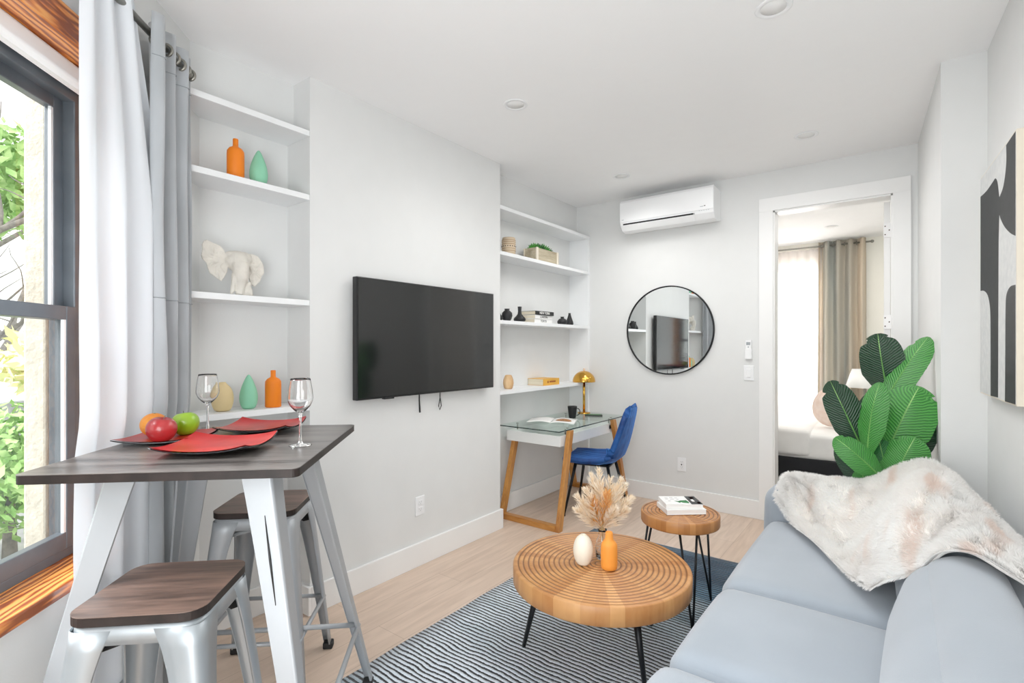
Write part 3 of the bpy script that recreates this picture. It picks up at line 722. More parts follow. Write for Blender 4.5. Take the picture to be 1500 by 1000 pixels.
# ------------------------------------------------------------------ elephant head sculpture
el = thing('elephant_sculpture', 'white plaster elephant head with spread ears on middle left shelf', 'sculpture', (-2.505,1.125,1.609), math.radians(-10))
def EP(zx, zy, x=0): return Vector((x, (zx-600)*.000305, (885-zy)*.000335))
mb = MB()
def ear(pts, root, xr, xt):
    n = len(pts); cen = Vector((0,0,0)); ps = []
    for (zx, zy) in pts:
        d = min(1, math.hypot(zx-root[0], zy-root[1])/380); ps.append(EP(zx, zy, xr+(xt-xr)*d + .004*math.sin(zx*.06+zy*.05)))
    c = sum(ps, Vector())/n; c.x = (xr+xt)/2-.008
    th = Vector((-.011,0,0)); vs = [c]+ps+[c+th]+[p+th for p in ps]
    fs = []
    for i in range(n):
        j = (i+1) % n
        fs += [(0,1+i,1+j), (n+1,n+2+j,n+2+i), (1+i,n+2+i,n+2+j,1+j)]
    mb.add(vs, fs, True)
    for k in range(0, n, 2):   # ribs
        mb.tube([c.lerp(EP(*root, xr), .8), c.lerp(ps[k], .4)+Vector((.002,0,0)), ps[k].lerp(c, .12)], [.005,.004,.002], 6)
ear([(490,350),(440,260),(400,215),(340,190),(270,180),(200,155),(160,180),(140,235),(150,300),(130,370),(150,415),(205,465),(215,530),(245,600),(310,640),(360,670),(400,700),(430,660),(460,610),(485,560),(505,450)], (490,400), .02, .045)
ear([(770,300),(820,262),(880,265),(940,285),(990,340),(1030,400),(1045,470),(1040,530),(1000,580),(990,640),(940,690),(900,730),(860,700),(825,650),(800,590),(785,520),(790,400)], (780,420), .02, -.005)
mb.sphere(EP(640,400,.02), .052, 24, 16, (1,.95,.98)); mb.sphere(EP(620,320,.01), .045, 20, 12, (.9,1.15,.55)); mb.sphere(EP(740,350,.0), .036, 20, 12, (1,1,1)); mb.sphere(EP(560,400,.03), .03, 20, 12)
mb.tube([EP(650,450,.05), EP(650,560,.062), EP(648,660,.062), EP(640,760,.055), EP(632,830,.056), EP(628,880,.060)], [.038,.033,.026,.021,.018,.017], 16)
mb.tube([EP(590,560,.045), EP(560,640,.06), EP(548,740,.062), EP(530,820,.062), EP(512,872,.060)], [.016,.013,.011,.010,.006], 12)
mb.tube([EP(720,560,.04), EP(725,640,.055), EP(735,700,.058)], [.02,.013,.006], 12)
mb.sphere(EP(745,800,.035), .026, 16, 10, (.9,1,1.35)); mb.sphere(EP(770,720,.045), .015, 14, 10, (1,.9,1)); mb.tube([EP(690,760,.045), EP(680,880,.05)], [.012,.011], 10); mb.tube([EP(790,800,.045), EP(800,880,.05)], [.011,.010], 10)
o = mb.build('elephant_head', 'plaster', el)
q = o.modifiers.new('remesh', 'REMESH'); q.mode = 'VOXEL'; q.voxel_size = .0028; q.use_smooth_shade = True
q = o.modifiers.new('soft', 'SMOOTH'); q.factor = .5; q.iterations = 3
MB().sphere(EP(595,470,.068), .0035, 8, 6).build('eye', 'ledgrey', el)

# ------------------------------------------------------------------ television
tv = thing('television', 'large black flat screen television mounted on white wall', 'television', (XW,2.275,1.416))
MB().box(.028,.068,-.585,.585,-.338,.338).build('housing', 'tvframe', tv, bevel=.004)
MB().box(.0682,.0696,-.577,.577,-.326,.330).build('screen', 'tvscreen', tv)
MB().box(.002,.028,-.22,.22,-.14,.14).build('wall_mount', 'black', tv)
MB().box(.045,.072,-.40,-.33,-.345,-.336).build('sensor_bar', 'tvframe', tv, bevel=.002)
MB().tube([(.02,-.09,-.30),(.02,-.09,-.38),(.021,-.088,-.42),(.02,-.085,-.455)], [.003,.0045,.0055,.0055], 8).build('pull_strap', 'rubber', tv)
MB().tube([(.02,.09,-.30),(.02,.09,-.38),(.02,.078,-.43),(.02,.088,-.455),(.02,.102,-.43),(.02,.092,-.38)], .003, 8).build('pull_strap', 'rubber', tv)

# ------------------------------------------------------------------ air conditioner
ac = thing('air_conditioner', 'white split air conditioner mounted high on far wall', 'air conditioner', (-1.585,YF,2.397))
pr = [(0,.02),(-.10,0),(-.165,.012),(-.205,.055),(-.213,.09),(-.210,.25),(-.195,.272),(0,.272)]
MB().extr([(-.405,y,z) for y, z in pr], (.81,0,0)).build('housing', 'acwhite', ac, bevel=.006, bseg=3)
MB().extr([(-.403,-.2125,.080),(-.403,-.2155,.084),(-.403,-.2135,.252),(-.403,-.198,.2745),(-.403,-.194,.272)], (.806,0,0)).build('front_panel', 'acwhite', ac, bevel=.002)
MB().extr([(-.375,-.2080,.0560),(-.375,-.2125,.0675),(-.375,-.2105,.0685),(-.375,-.205,.057)], (.62,0,0)).build('vent_slot', 'blackmatte', ac)
MB().extr([(-.37,-.2085,.054),(-.37,-.206,.057),(-.37,-.166,.0115),(-.37,-.169,.0085)], (.62,0,0)).build('louver', 'acwhite', ac, bevel=.001)
mb = MB().extr([(.25,-.2096,.0558),(.25,-.2136,.066),(.25,-.213,.067),(.25,-.2085,.0565)], (.004,0,0)); mb.build('vent_end', 'blackmatte', ac)
mb = MB()
for k in range(5): mb.box(.29+k*.018,.298+k*.018,-.2145,-.2125,.0765,.0785)
mb.build('indicator_lights', 'ledgrey', ac)
MB().box(-.385,-.365,-.2160,-.2150,.100,.104).build('maker_mark', 'ledgrey', ac)
MB().box(.300,.326,-.2160,-.2150,.108,.112).build('model_mark', 'ledgrey', ac); MB().box(.330,.342,-.2160,-.2150,.110,.116).build('model_mark', 'bookblack', ac)

# ------------------------------------------------------------------ round mirror
mr_ = thing('round_mirror', 'round wall mirror with thin black frame on far wall', 'mirror', (-1.62,YF,1.518))
R90 = Matrix.Rotation(PI/2, 4, 'X')
MB().lathe([(.381,0),(.392,0),(.392,.022),(.381,.022),(.381,0)], seg=96, mt=R90).build('frame', 'black', mr_)
MB().lathe([(0,.001),(.3815,.001),(.3815,.014),(0,.014)], seg=96, smooth=False, mt=R90).build('mirror_glass', 'mirror', mr_)

# ------------------------------------------------------------------ electrical fittings
def plate(name, loc, rz, lab, cat, kind):
    t = thing(name, lab, cat, loc, rz)     # local -y faces the room
    MB().box(-.038,.038,-.006,0,-.060,.060).build('cover_plate', 'acwhite', t, bevel=.003)
    if kind == 'outlet':
        for s in (-1, 1):
            o = MB().box(-.017,.017,-.009,-.005,s*.022-.016,s*.022+.016).build('socket', 'acwhite', t, bevel=.003)
            MB().box(-.008,-.006,-.0098,-.0085,s*.022-.002,s*.022+.008).box(.005,.007,-.0098,-.0085,s*.022-.002,s*.022+.008).box(-.002,.002,-.0098,-.0085,s*.022-.010,s*.022-.006).build('slots', 'ledgrey', o)
    elif kind == 'switch':
        MB().box(-.017,.017,-.011,-.005,-.033,.033).build('rocker', 'acwhite', t, bevel=.003)
    return t
plate('wall_outlet', (XW,2.206,.372), PI/2, 'white double wall outlet below television', 'outlet', 'outlet')
o = plate('wall_outlet', (-1.506,YF,.348), 0, 'white wall outlet below round mirror', 'outlet', 'outlet')
MB().sphere((0,-.010,0), .006, 10, 8, (1,.5,1)).build('test_button', 'bookblack', o)
plate('light_switch', (-.965,YF,1.16), 0, 'white rocker light switch below remote control by doorway', 'switch', 'switch')
rc = thing('remote_control', 'white air conditioner remote in wall cradle left of doorway', 'remote', (-.965,YF,1.345))
MB().box(-.026,.026,-.022,0,-.075,.01).build('cradle', 'acwhite', rc, bevel=.004)
MB().box(-.022,.022,-.019,-.004,-.068,.080).build('remote_body', 'acwhite', rc, bevel=.004)
MB().box(-.015,.015,-.0200,-.0188,.040,.064).build('display', 'ledgrey', rc)
MB().box(-.003,.003,-.0205,-.0188,.018,.03).build('button', 'ledgrey', rc)

for (x, y, lab) in [(-1.746,2.333,'recessed ceiling downlight above the television wall'), (-.484,3.822,'recessed ceiling downlight in front of the doorway'), (-.408,2.302,'recessed ceiling downlight above the coffee table, nearest the top edge'), (-1.796,3.83,'recessed ceiling downlight left of air conditioner')]:
    t = thing('ceiling_downlight', lab, 'ceiling light', (x,y,H))
    MB().lathe([(.048,0),(.068,0),(.070,-.003),(.066,-.006),(.050,-.004),(.048,0)], seg=40).build('trim_ring', 'acwhite', t)
    MB().lathe([(0,-.003),(.049,-.003),(.049,-.0005),(0,-.0005)], seg=40).build('lens', 'led', t)

# ------------------------------------------------------------------ painting
pd = Vector((-.0506,.9987,0)).normalized(); pn = Vector((-pd.y, pd.x, 0))   # pn faces the room
pc = Vector((wallr(2.835),2.835,1.65)); PM = frame_mtx((0,0,0), -pd, (0,0,1))   # local x runs toward viewer, y up, z out of wall
pt = thing('abstract_painting', 'tall black and grey abstract canvas in pale frame over sofa', 'painting', pc)
def PB(x0, x1, y0, y1, z0, z1, name, m, bev=.001):
    return MB().box(x0,x1,y0,y1,z0,z1).build(name, m, pt, bevel=bev, mt=PM)
PB(-.325,.325,-.49,.49,.001,.036,'stretcher','canvasside')
PB(-.32,.318,-.485,.485,.036,.0372,'canvas','canvaslight')
# dark shapes; zoomed-picture coordinates mapped to the canvas
def C(zx, zy):
    # perspective left x=125 (y 228..905), right x=240 (y 58..945)
    u = (zx-125)/115.0
    # undo foreshortening along the wall
    z0_, z1_ = 1/677.0, 1/887.0
    w_ = u/887.0; uu = (u*z0_)/(u*z0_+(1-u)*z1_)
    top = 228+(58-228)*u; bot = 905+(945-905)*u
    v = (zy-top)/(bot-top)
    return (-.32+.638*uu, .485-.97*v)
def smoothpoly(pts, n=6):
    out = []; N_ = len(pts)
    for i in range(N_):
        p0, p1, p2, p3 = [Vector(pts[(i+k-1) % N_][:2]) for k in range(4)]
        sharp = len(pts[i]) > 2 or len(pts[(i+1)%N_]) > 2
        if len(pts[i]) > 2 and len(pts[(i+1)%N_]) > 2: out.append(p1); continue
        if len(pts[i]) > 2: p0 = p1
        if len(pts[(i+1)%N_]) > 2: p3 = p2
        for k in range(n):
            t = k/n; out.append(.5*((2*p1)+(-p0+p2)*t+(2*p0-5*p1+4*p2-p3)*t*t+(-p0+3*p1-3*p2+p3)*t**3))
    return [tuple(p) for p in out]
def dark(pts):
    pp = smoothpoly([C(*p[:2])+((1,) if len(p) > 2 else ()) for p in pts])
    b_ = MB(); n = len(pp)
    b_.prism(pp[::-1] if sum((pp[i][0]*pp[(i+1)%n][1]-pp[(i+1)%n][0]*pp[i][1]) for i in range(n)) < 0 else pp, .0372, .0379)
    b_.build('dark_shape', 'canvasdark', pt, mt=PM)
dark([(125.5,283,1),(145,262),(165,232),(174,219),(181,235),(186,278,1),(186,334,1),(184,420),(183,600),(182,922,1),(158,917,1),(158,760),(157,650),(150,600),(138,583),(125.5,583,1)])
dark([(209,108,1),(239.5,60,1),(239.5,398,1),(222,390),(204,372),(192,350),(186,332,1),(186,280,1),(200,240),(209,170)])
dark([(239.5,556,1),(222,564),(210,590),(207,640),(206,780),(205,934,1),(239.5,944,1)])

# ------------------------------------------------------------------ sheet-metal leg used for stools and table
def sheet_leg(mb, top, bot, wt, wb, d1, d2, th=.002, n=14, rc=.35, curve=0, smooth=True):
    # L-shaped leg: corner path from top to bottom, wings along d1 and d2 (unit vectors, pointing inward)
    top, bot, d1, d2 = Vector(top), Vector(bot), Vector(d1), Vector(d2)
    rows = []
    for i in range(n+1):
        t = i/n; c = top.lerp(bot, t); w = wt+(wb-wt)*(t**.85)
        if curve: w += curve*math.exp(-t*9)
        r = min(w*rc, .03); row = []
        row.append(c+d1*w+d2*.0 + d2*.006)
        row.append(c+d1*w)
        row.append(c+d1*r)
        for k in range(1, 5):
            an = k/5*PI/2; row.append(c+d1*(r-r*math.sin(an))+d2*(r-r*math.cos(an)))
        row.append(c+d2*r); row.append(c+d2*w); row.append(c+d2*w+d1*.006)
        rows.append(row)
    m_ = len(rows[0]); vs = [p for r_ in rows for p in r_]
    fs = [(i*m_+j, i*m_+j+1, (i+1)*m_+j+1, (i+1)*m_+j) for i in range(n) for j in range(m_-1)]
    return mb.add(vs, fs, smooth)
def rrect(hx, hy, r, n=6):
    out = []
    for cx, cy, a0 in ((hx-r,hy-r,0),(-hx+r,hy-r,PI/2),(-hx+r,-hy+r,PI),(hx-r,-hy+r,1.5*PI)):
        out += [(cx+r*math.cos(a0+PI/2*k/n), cy+r*math.sin(a0+PI/2*k/n)) for k in range(n+1)]
    return out

# ------------------------------------------------------------------ bar stools
def make_stool(metal, lab):
    t = thing('bar_stool', lab, 'stool')
    zt = .735
    MB().prism(rrect(.155,.155,.05), zt-.002, zt).build('seat', 'elm', t, bevel=.0006)
    MB().prism(rrect(.1545,.1545,.0495), zt-.024, zt-.0021).build('seat_edge', 'edgebrown', t, bevel=.001)
    zb = zt-.0245
    mb = MB(); pr = rrect(.148,.148,.05)
    n = len(pr); vs = [(x,y,zb) for x,y in pr]+[(x*1.03,y*1.03,zb-.045) for x,y in pr]
    mb.add(vs, [(i,(i+1)%n,n+(i+1)%n,n+i) for i in range(n)], True)
    mb.build('seat_frame', metal, t, solid=.002)
    for sx, sy in ((1,1),(-1,1),(-1,-1),(1,-1)):
        l = sheet_leg(MB(), (sx*.150,sy*.150,zb-.012), (sx*.212,sy*.212,.025), .080, .034, (-sx,0,0), (0,-sy,0), curve=.022)
        lg = l.build('leg', metal, t, solid=.002)
        MB().box(sx*.212-.021-sx*.012, sx*.212+.021-sx*.012, sy*.212-.021-sy*.012, sy*.212+.021-sy*.012, 0, .03).build('rubber_foot', 'rubber', lg, bevel=.006, bseg=3)
    for k in range(4):
        an = k*PI/2; c, s_ = math.cos(an), math.sin(an); r = .186
        p0 = Vector((c*r-s_*-.182, s_*r+c*-.182, .245)); p1 = Vector((c*r-s_*.182, s_*r+c*.182, .245))
        MB().tube([p0, p1], .0085, 10).build('footrest_bar', metal, t)
    for sgn in (1, -1):
        zc = zb-.075
        br = MB().tube([(-.135,-.135*sgn,zc-.005),(.135,.135*sgn,zc-.005)], .009, 8).build('cross_brace', 'black' if metal=='steel' else 'ledgrey', t)
        for e in (-1, 1): MB().box(-.016,.016,-.013,.013,-.018,.012, Matrix.Translation((e*.122,e*.122*sgn,zc-.008)) @ Matrix.Rotation(sgn*PI/4, 4, 'Z')).build('rubber_bumper', 'rubber', br, bevel=.003)
    return t
RZ = math.radians(45)
st1 = make_stool('steel', 'galvanised metal bar stool with brown wood seat, nearest viewer')
st1.location = (-1.555,.527,0); st1.rotation_euler.z = math.radians(44)
st2 = make_stool('whitesteel', 'pale metal bar stool with brown wood seat tucked behind table leg')
st2.location = (-2.085,1.065,0); st2.rotation_euler.z = math.radians(43)

# ------------------------------------------------------------------ bar table
bt = thing('bar_table', 'tall square bar table with dark wood top and white metal legs', 'table', (-1.732,.753,0), math.radians(43.5))
ZT = 1.058
MB().prism(rrect(.335,.375,.02), ZT-.002, ZT).build('tabletop', 'ashtop', bt, bevel=.0006)
MB().prism(rrect(.3345,.3745,.0195), ZT-.024, ZT-.0021).build('tabletop_edge', 'edgebrown', bt, bevel=.001)
MB().box(-.205,.205,-.215,.215,ZT-.050,ZT-.0245).build('under_frame', 'whitesteel', bt, bevel=.002)
for sx, sy in ((1,1),(-1,1),(-1,-1),(1,-1)):
    fx, fy = sx*.400, sy*.400
    mb = sheet_leg(MB(), (sx*.215,sy*.225,ZT-.026), (fx,fy,.02), .082, .030, (-sx,0,0), (0,-sy,0), rc=.10, smooth=False)
    lg = mb.build('leg', 'whitesteel', bt, solid=.0025)
    MB().box(fx-sx*.016-.02, fx-sx*.016+.02, fy-sy*.016-.02, fy-sy*.016+.02, 0, .024).build('rubber_foot', 'rubber', lg, bevel=.005)
    if (sx, sy) == (1,-1):
        f = .36; c = Vector((sx*.215,sy*.225,ZT-.026)).lerp(Vector((fx,fy,.02)), f)
        f2 = .13; c2 = Vector((sx*.215,sy*.225,ZT-.026)).lerp(Vector((fx,fy,.02)), f2)
        MB().tube([c2+Vector((-.030,-.0025,0)), (c+c2)/2+Vector((-.030,-.0025,0)), c+Vector((-.030,-.0025,0))], [.001,.0035,.001], 6).build('slot', 'bookblack', lg)
zr = .262; q = .352
for k, (p0, p1) in enumerate((((q,-q),(q,q)), ((q,q),(-q,q)), ((-q,q),(-q,-q)), ((-q,-q),(q,-q)))):
    MB().tube([(p0[0],p0[1],zr), (p1[0],p1[1],zr)], .0095, 10).build('footrest_bar', 'whitesteel', bt)

# ------------------------------------------------------------------ plates, glasses, fruit on bar table
def make_plate(name, lab, loc, rz, hs, lift=.024):
    t = thing(name, lab, 'plate', loc, rz)
    def surf(dz):
        def fn(u, v):
            x = (u*2-1); y = (v*2-1)
            rr = max(abs(x), abs(y)); r2 = math.hypot(x, y)/1.414
            z = dz + .006 + lift*(r2**3.2)*1.0 + lift*.12*rr**6
            k = 1-.06*(1-abs(abs(x)-abs(y)))*0
            bow = 1-.05*(1-(y if abs(x) > abs(y) else x)**2)*(rr**3)*-1
            return (x*hs*bow, y*hs*bow, z)
        return fn
    MB().grid(surf(.0035), 26, 26).build('glazed_face', 'red', t)
    MB().grid(surf(0), 26, 26).build('underside', 'blackglaze', t, solid=.0030, offset=-1)
    MB().lathe([(0,0),(hs*.42,0),(hs*.45,.0065),(0,.0065)], seg=24).build('foot_ring', 'blackglaze', t)
    return t
make_plate('square_plate', 'red glazed square plate with black underside, front of table', (-1.648,.695,ZT+.0005), math.radians(43), .128)
make_plate('square_plate', 'red glazed square plate at back edge of table, behind front plate', (-1.895,.955,ZT+.0005), math.radians(43), .122)
make_plate('square_plate', 'red glazed plate holding three fruits at window side of table', (-1.945,.665,ZT+.0005), math.radians(43), .112, .014)

def wineglass(loc, lab):
    t = thing('wine_glass', lab, 'glass', loc)
    h = .212
    bowl = [(.0045,.098),(.008,.103),(.020,.113),(.031,.126),(.037,.140),(.0385,.150),(.036,.175),(.031,.205),(.0295,h)]
    inn = [(.0287,h),(.0302,.205),(.0352,.175),(.0374,.150),(.036,.141),(.030,.128),(.019,.1155),(.006,.107),(0,.106)]
    MB().lathe([(0,.096),(.0045,.096)]+bowl+inn, seg=40).build('bowl', 'glass', t)
    MB().lathe([(0,.0965),(.0045,.0965),(.0038,.08),(.0038,.04),(.005,.015),(.009,.007),(.030,.003),(.034,.0018),(.034,.0),(0,0)], seg=40).build('stem', 'glass', t)
    return t
wineglass((-2.02,.815,ZT+.0005), 'empty stemmed wine glass beside the fruit plate')
wineglass((-1.51,.881,ZT+.0005), 'empty stemmed wine glass at right side of table')

def apple(loc, r, m, lab, name, tilt=(0,0)):
    t = thing(name, lab, name, loc); t.rotation_euler = (tilt[0], tilt[1], random.random()*3)
    prof = []
    for i in range(25):
        th = PI*i/24; rr = r*(1-.13*math.cos(th)*-1*0+.0)
        x = r*math.sin(th)*(1.04+.10*(-math.cos(th))); z = -r*1.02*math.cos(th)
        # dimples
        z += -.30*r*math.exp(-(x/(r*.30))**2) if th > PI/2 else .14*r*math.exp(-(x/(r*.25))**2)
        prof.append((max(0, x) if 0 < i < 24 else 0, z))
    prof2 = [(x, z+r*.86) for x, z in prof]
    MB().lathe(prof2, seg=32).build('apple_skin', m, t)
    MB().tube([(0,0,r*1.42),(.001,.001,r*1.7),(.005,.002,r*1.95)], [.0012,.0011,.0016], 6).build('stalk', 'bark', t)
apple((-1.885,.618,ZT+.0125), .0415, 'red_apple', 'red apple at front of the fruit plate', 'apple', (.15,.1))
apple((-1.955,.722,ZT+.0125), .041, 'green_apple', 'bright green apple on the fruit plate', 'apple', (-.1,.15))
og = thing('orange', 'whole orange behind the red apple on fruit plate', 'orange', (-1.988,.636,ZT+.052))
MB().sphere((0,0,0), .0405, 32, 20, (1,1,.95)).build('orange_peel', 'orange_fruit', og)
MB().sphere((.004,0,.0375), .004, 8, 6, (1,1,.4)).build('stem_end', 'succdk', og)

# ------------------------------------------------------------------ desk
def sheet(x0,x1,y0,y1,z): return MB().add([(x0,y0,z),(x1,y0,z),(x1,y1,z),(x0,y1,z)],[(0,1,2,3)])
dk = thing('desk', 'glass topped desk with white drawer and honey wood trestle legs', 'desk', (-2.31,3.83,0))
DX, DY = -2.31, 3.83
def D(x, y, z): return (x-DX, y-DY, z)
sheet(-.29,.285,-.58,.575,.736).build('glass_top', 'deskglass', dk)
MB().box(.2852,.2872,-.58,.575,.728,.736).box(-.29,.2872,-.582,-.5802,.728,.736).build('glass_edge', 'glassedge', dk)
tr = MB().box(-.272,.245,-.50,.38,.603,.611).box(-.272,.245,-.50,-.490,.611,.685).box(.235,.245,-.49,.38,.611,.685).box(-.272,-.262,-.49,.38,.611,.685).box(-.272,.245,.37,.38,.611,.685).build('drawer_box', 'trim', dk, bevel=.002)
MB().box(-.262,.235,-.49,.37,.611,.614).build('drawer_liner', 'trim', tr)
for yb_, yt_, nm in ((-.61, -.395, 0), (.545, .345, 1)):
    def leg(xb, xt, zt):
        fr = MB()
        f = (zt)/.728; yt2 = yb_+(yt_-yb_)*f; xt2 = xb+(xt-xb)*f
        hw, hd = .018, .026
        fr.hexa([(xb-hw,yb_-hd,0),(xb+hw,yb_-hd,0),(xb+hw,yb_+hd,0),(xb-hw,yb_+hd,0)], [(xt2-hw,yt2-hd,zt),(xt2+hw,yt2-hd,zt),(xt2+hw,yt2+hd,zt),(xt2-hw,yt2+hd,zt)])
        return fr.build('trestle_leg', 'amber', dk, bevel=.002)
    fo = leg(.30,.272,.722); leg(-.235,-.235,.602)
    MB().box(-.235+.018,.282,yb_-.026,yb_+.026,0,.042).build('floor_rail', 'amberx', dk, bevel=.002)
    MB().box(.246,.256,yt_-.02,yt_+.02,.64,.67).build('bracket', 'black', fo)
mb = MB()
for x, y in ((.25,-.40),(-.22,-.42),(.25,.35),(-.22,.35)): mb.lathe([(0,.7365),(.011,.7365),(.011,.7395),(0,.7395)], (x,y,0), 16); mb.lathe([(0,.686),(.006,.686),(.006,.728),(0,.728)], (x if x < 0 else x-.02,y,0), 12)
mb.build('glass_stud', 'nickel', dk)
ZD = .7365
# open magazine
mg = thing('open_magazine', 'open magazine with food photo lying on glass desk', 'magazine', (-2.36,3.68,ZD), math.radians(24))
def page(sgn):
    def fn(u, v):
        x = sgn*.20*u; return (x, (v-.5)*.27, .003+.012*math.sin(PI*min(1,u*1.15))**.8*(1-.3*u)+.001)
    return MB().grid(fn, 14, 4)
page(1).build('page_right', 'paper', mg, solid=.003, offset=-1); page(-1).build('page_left', 'paper', mg, solid=.003, offset=-1)
def ph(u, v):
    rr = .055*u; an = 2*PI*v; x = .10+rr*math.cos(an)*1.2; y = -.02+rr*math.sin(an)*1.3
    return (x, y, .0052+.012*math.sin(PI*min(1,x/.20*1.15))**.8*(1-.3*x/.20)+.001)
MB().grid(ph, 6, 24).build('printed_photo', 'inkbrown', mg)
# mug
mu_ = thing('coffee_mug', 'black coffee mug standing on glass desk', 'mug', (-2.325,3.955,ZD), math.radians(20))
MB().lathe([(0,0),(.028,0),(.031,.003),(.042,.095),(.042,.105),(.039,.105),(.037,.095),(.028,.008),(0,.006)], seg=36).build('mug_body', 'blackmatte', mu_)
MB().tube([(.036,0,.085),(.055,0,.088),(.068,0,.070),(.068,0,.045),(.052,0,.025),(.033,0,.024)], .0048, 10).build('handle', 'blackmatte', mu_, subsurf=1)
# tablet / phone
tb = thing('phone', 'dark phone lying flat on glass desk near lamp', 'phone', (-2.235,4.185,ZD), math.radians(-62))
MB().prism(rrect(.040,.080,.01), 0, .012).build('phone_body', 'bookblack', tb, bevel=.002)
MB().prism(rrect(.034,.070,.006), .0121, .0126).build('phone_screen', 'succdk', tb)
# lamp
lp = thing('table_lamp', 'polished gold mushroom table lamp on desk in corner', 'lamp', (-2.40,4.30,ZD))
MB().lathe([(0,0),(.060,0),(.062,.004),(.058,.010),(.02,.014),(0,.014)], seg=40).build('base', 'gold', lp)
MB().tube([(0,0,.012),(0,0,.36)], .012, 20).build('pole', 'gold', lp)
dome = [(.108*math.cos(t), .300+.105*math.sin(t)) for t in [PI/2*i/16 for i in range(17)]]
MB().lathe(dome[:-1]+[(0,.405)], seg=48).build('lamp_shade', 'gold', lp, solid=.002)
MB().tube([(.009*math.cos(t),0,.417+.009*math.sin(t)) for t in [2*PI*i/14 for i in range(14)]], .0022, 8, closed=True).tube([(0,0,.404),(0,0,.409)], .004, 8).build('ring_finial', 'gold', lp)

# ------------------------------------------------------------------ velvet chair
ch = thing('desk_chair', 'royal blue velvet chair with black legs at the desk', 'chair', (-2.0,3.80,0), math.radians(13))
prof = [(-.235,.445),(-.225,.475),(-.16,.470),(-.05,.462),(.06,.462),(.14,.475),(.19,.515),(.215,.58),(.235,.66),(.252,.74),(.265,.81),(.272,.865),(.270,.885)]
wid = [.185,.20,.215,.22,.215,.205,.200,.198,.200,.200,.190,.160,.120]
curl = [0,.006,.012,.020,.028,.040,.050,.050,.040,.030,.022,.012,.006]
def chs(u, v):
    t = v*(len(prof)-1); i = min(int(t), len(prof)-2); f = t-i
    g = lambda arr: arr[i]+(arr[i+1]-arr[i])*f
    x = prof[i][0]+(prof[i+1][0]-prof[i][0])*f; z = prof[i][1]+(prof[i+1][1]-prof[i][1])*f
    w_ = g(wid); k = u*2-1; c = g(curl)*abs(k)**2.2
    d = Vector((prof[i+1][0]-prof[i][0], prof[i+1][1]-prof[i][1])).normalized(); nx, nz = -d.y, d.x
    puff = .004*abs(math.cos(k*PI*3.5))**.5
    return (x+nx*(c+puff), w_*k, z+nz*(c+puff))
MB().grid(chs, 56, 48).build('seat_shell', 'blue', ch, solid=.045, offset=1, bevel=0, subsurf=0)
for sx, sy in ((-1,1),(-1,-1),(1,1),(1,-1)):
    lg = MB().tube([(sx*.13-.01,sy*.13,.43),(sx*.215-.0,sy*.205,.012)], [.0135,.0085], 14).build('leg', 'black', ch)
    MB().tube([(sx*.215,sy*.205,0),(sx*.215,sy*.205,.014)], .0095, 12).build('foot_cap', 'rubber', lg)
MB().box(-.15,.14,-.14,.14,.410,.424).build('leg_bracket', 'black', ch, bevel=.004)

# ------------------------------------------------------------------ coffee table and side table
def ring_table(name, lab, loc, r, zt, th, nr, legs, m, leggap=0):
    t = thing(name, lab, 'table', loc)
    per = r*.94/nr
    prof = [(0,zt-th),(r*.985,zt-th),(r,zt-th+.006),(r,zt-.006),(r*.985,zt)]
    x = r*.965; steps = nr*8; r1 = nr*per
    prof.append((r1+.002, zt))
    for i in range(steps, -1, -1):
        rr = per*nr*i/steps; prof.append((max(rr, 0), zt-.0045*(.5+.5*math.cos(2*PI*rr/per))**1.6))
    prof[-1] = (0, prof[-1][1])
    MB().lathe(prof, seg=128).build('tabletop', m, t)
    for ln in legs:
        mb = MB()
        for p0, p1, ra, rb2 in ln: mb.tube([p0, p1], [ra, rb2], 12)
        mb.build('leg', 'black', t)
    return t
M['ring1'] = ringwood('ring_carved_wood', .3685/16, 'ac6f3a', 'd59d62', '5a3214', .373)
M['ring2'] = ringwood('ring_carved_wood_small', .1833/9, '9c6230', 'c68b50', '4c2a10', .187)
legs = []
for an in (214, 328, 72):
    c, s_ = math.cos(math.radians(an)), math.sin(math.radians(an))
    legs.append([((c*.27,s_*.27,.318), (c*.345,s_*.345,.012), .0165, .0085)])
ring_table('coffee_table', 'large round wooden coffee table carved with concentric rings, on rug', (-1.070,2.066,0), .392, .400, .080, 16, legs, M['ring1'])
legs = []
for an in (64, 184, 304):
    A_ = math.radians(an); c, s_ = math.cos(A_), math.sin(A_); tx, ty = -s_, c
    ft = (c*.225, s_*.225, .012)
    legs.append([((c*.15+tx*.042, s_*.15+ty*.042, .466), ft, .0058, .0058), ((c*.15-tx*.042, s_*.15-ty*.042, .466), ft, .0058, .0058)])
ring_table('side_table', 'small round ring-carved wooden side table on black hairpin legs', (-.904,2.628,0), .195, .520, .055, 9, legs, M['ring2'])

# things on the coffee table
ZC = .4005
ev = single(MB().lathe([(0,0),(.022,0),(.034,.012),(.044,.045),(.0455,.070),(.040,.100),(.028,.122),(.014,.131),(.012,.134),(.009,.134),(.009,.125),(0,.120)], seg=40).build('egg_vase', 'vasewhite', subsurf=1), (-1.123,2.005,ZC), 'cream egg shaped vase with small mouth on coffee table', 'vase')
M['orangev'] = mat('soft_orange_ceramic', 'f79a3a', .55, var=.02)
ov = single(MB().lathe([(0,0),(.033,0),(.0365,.006),(.0365,.098),(.034,.112),(.024,.122),(.0165,.130),(.0165,.160),(.013,.162),(.012,.155),(0,.15)], seg=40).build('bottle_vase', 'orangev', subsurf=1), (-1.011,2.035,ZC), 'orange matte bottle vase in front of glass vase on coffee table', 'vase')
gv = thing('glass_vase', 'small clear glass vase holding dried pampas on coffee table', 'vase', (-1.087,2.119,ZC))
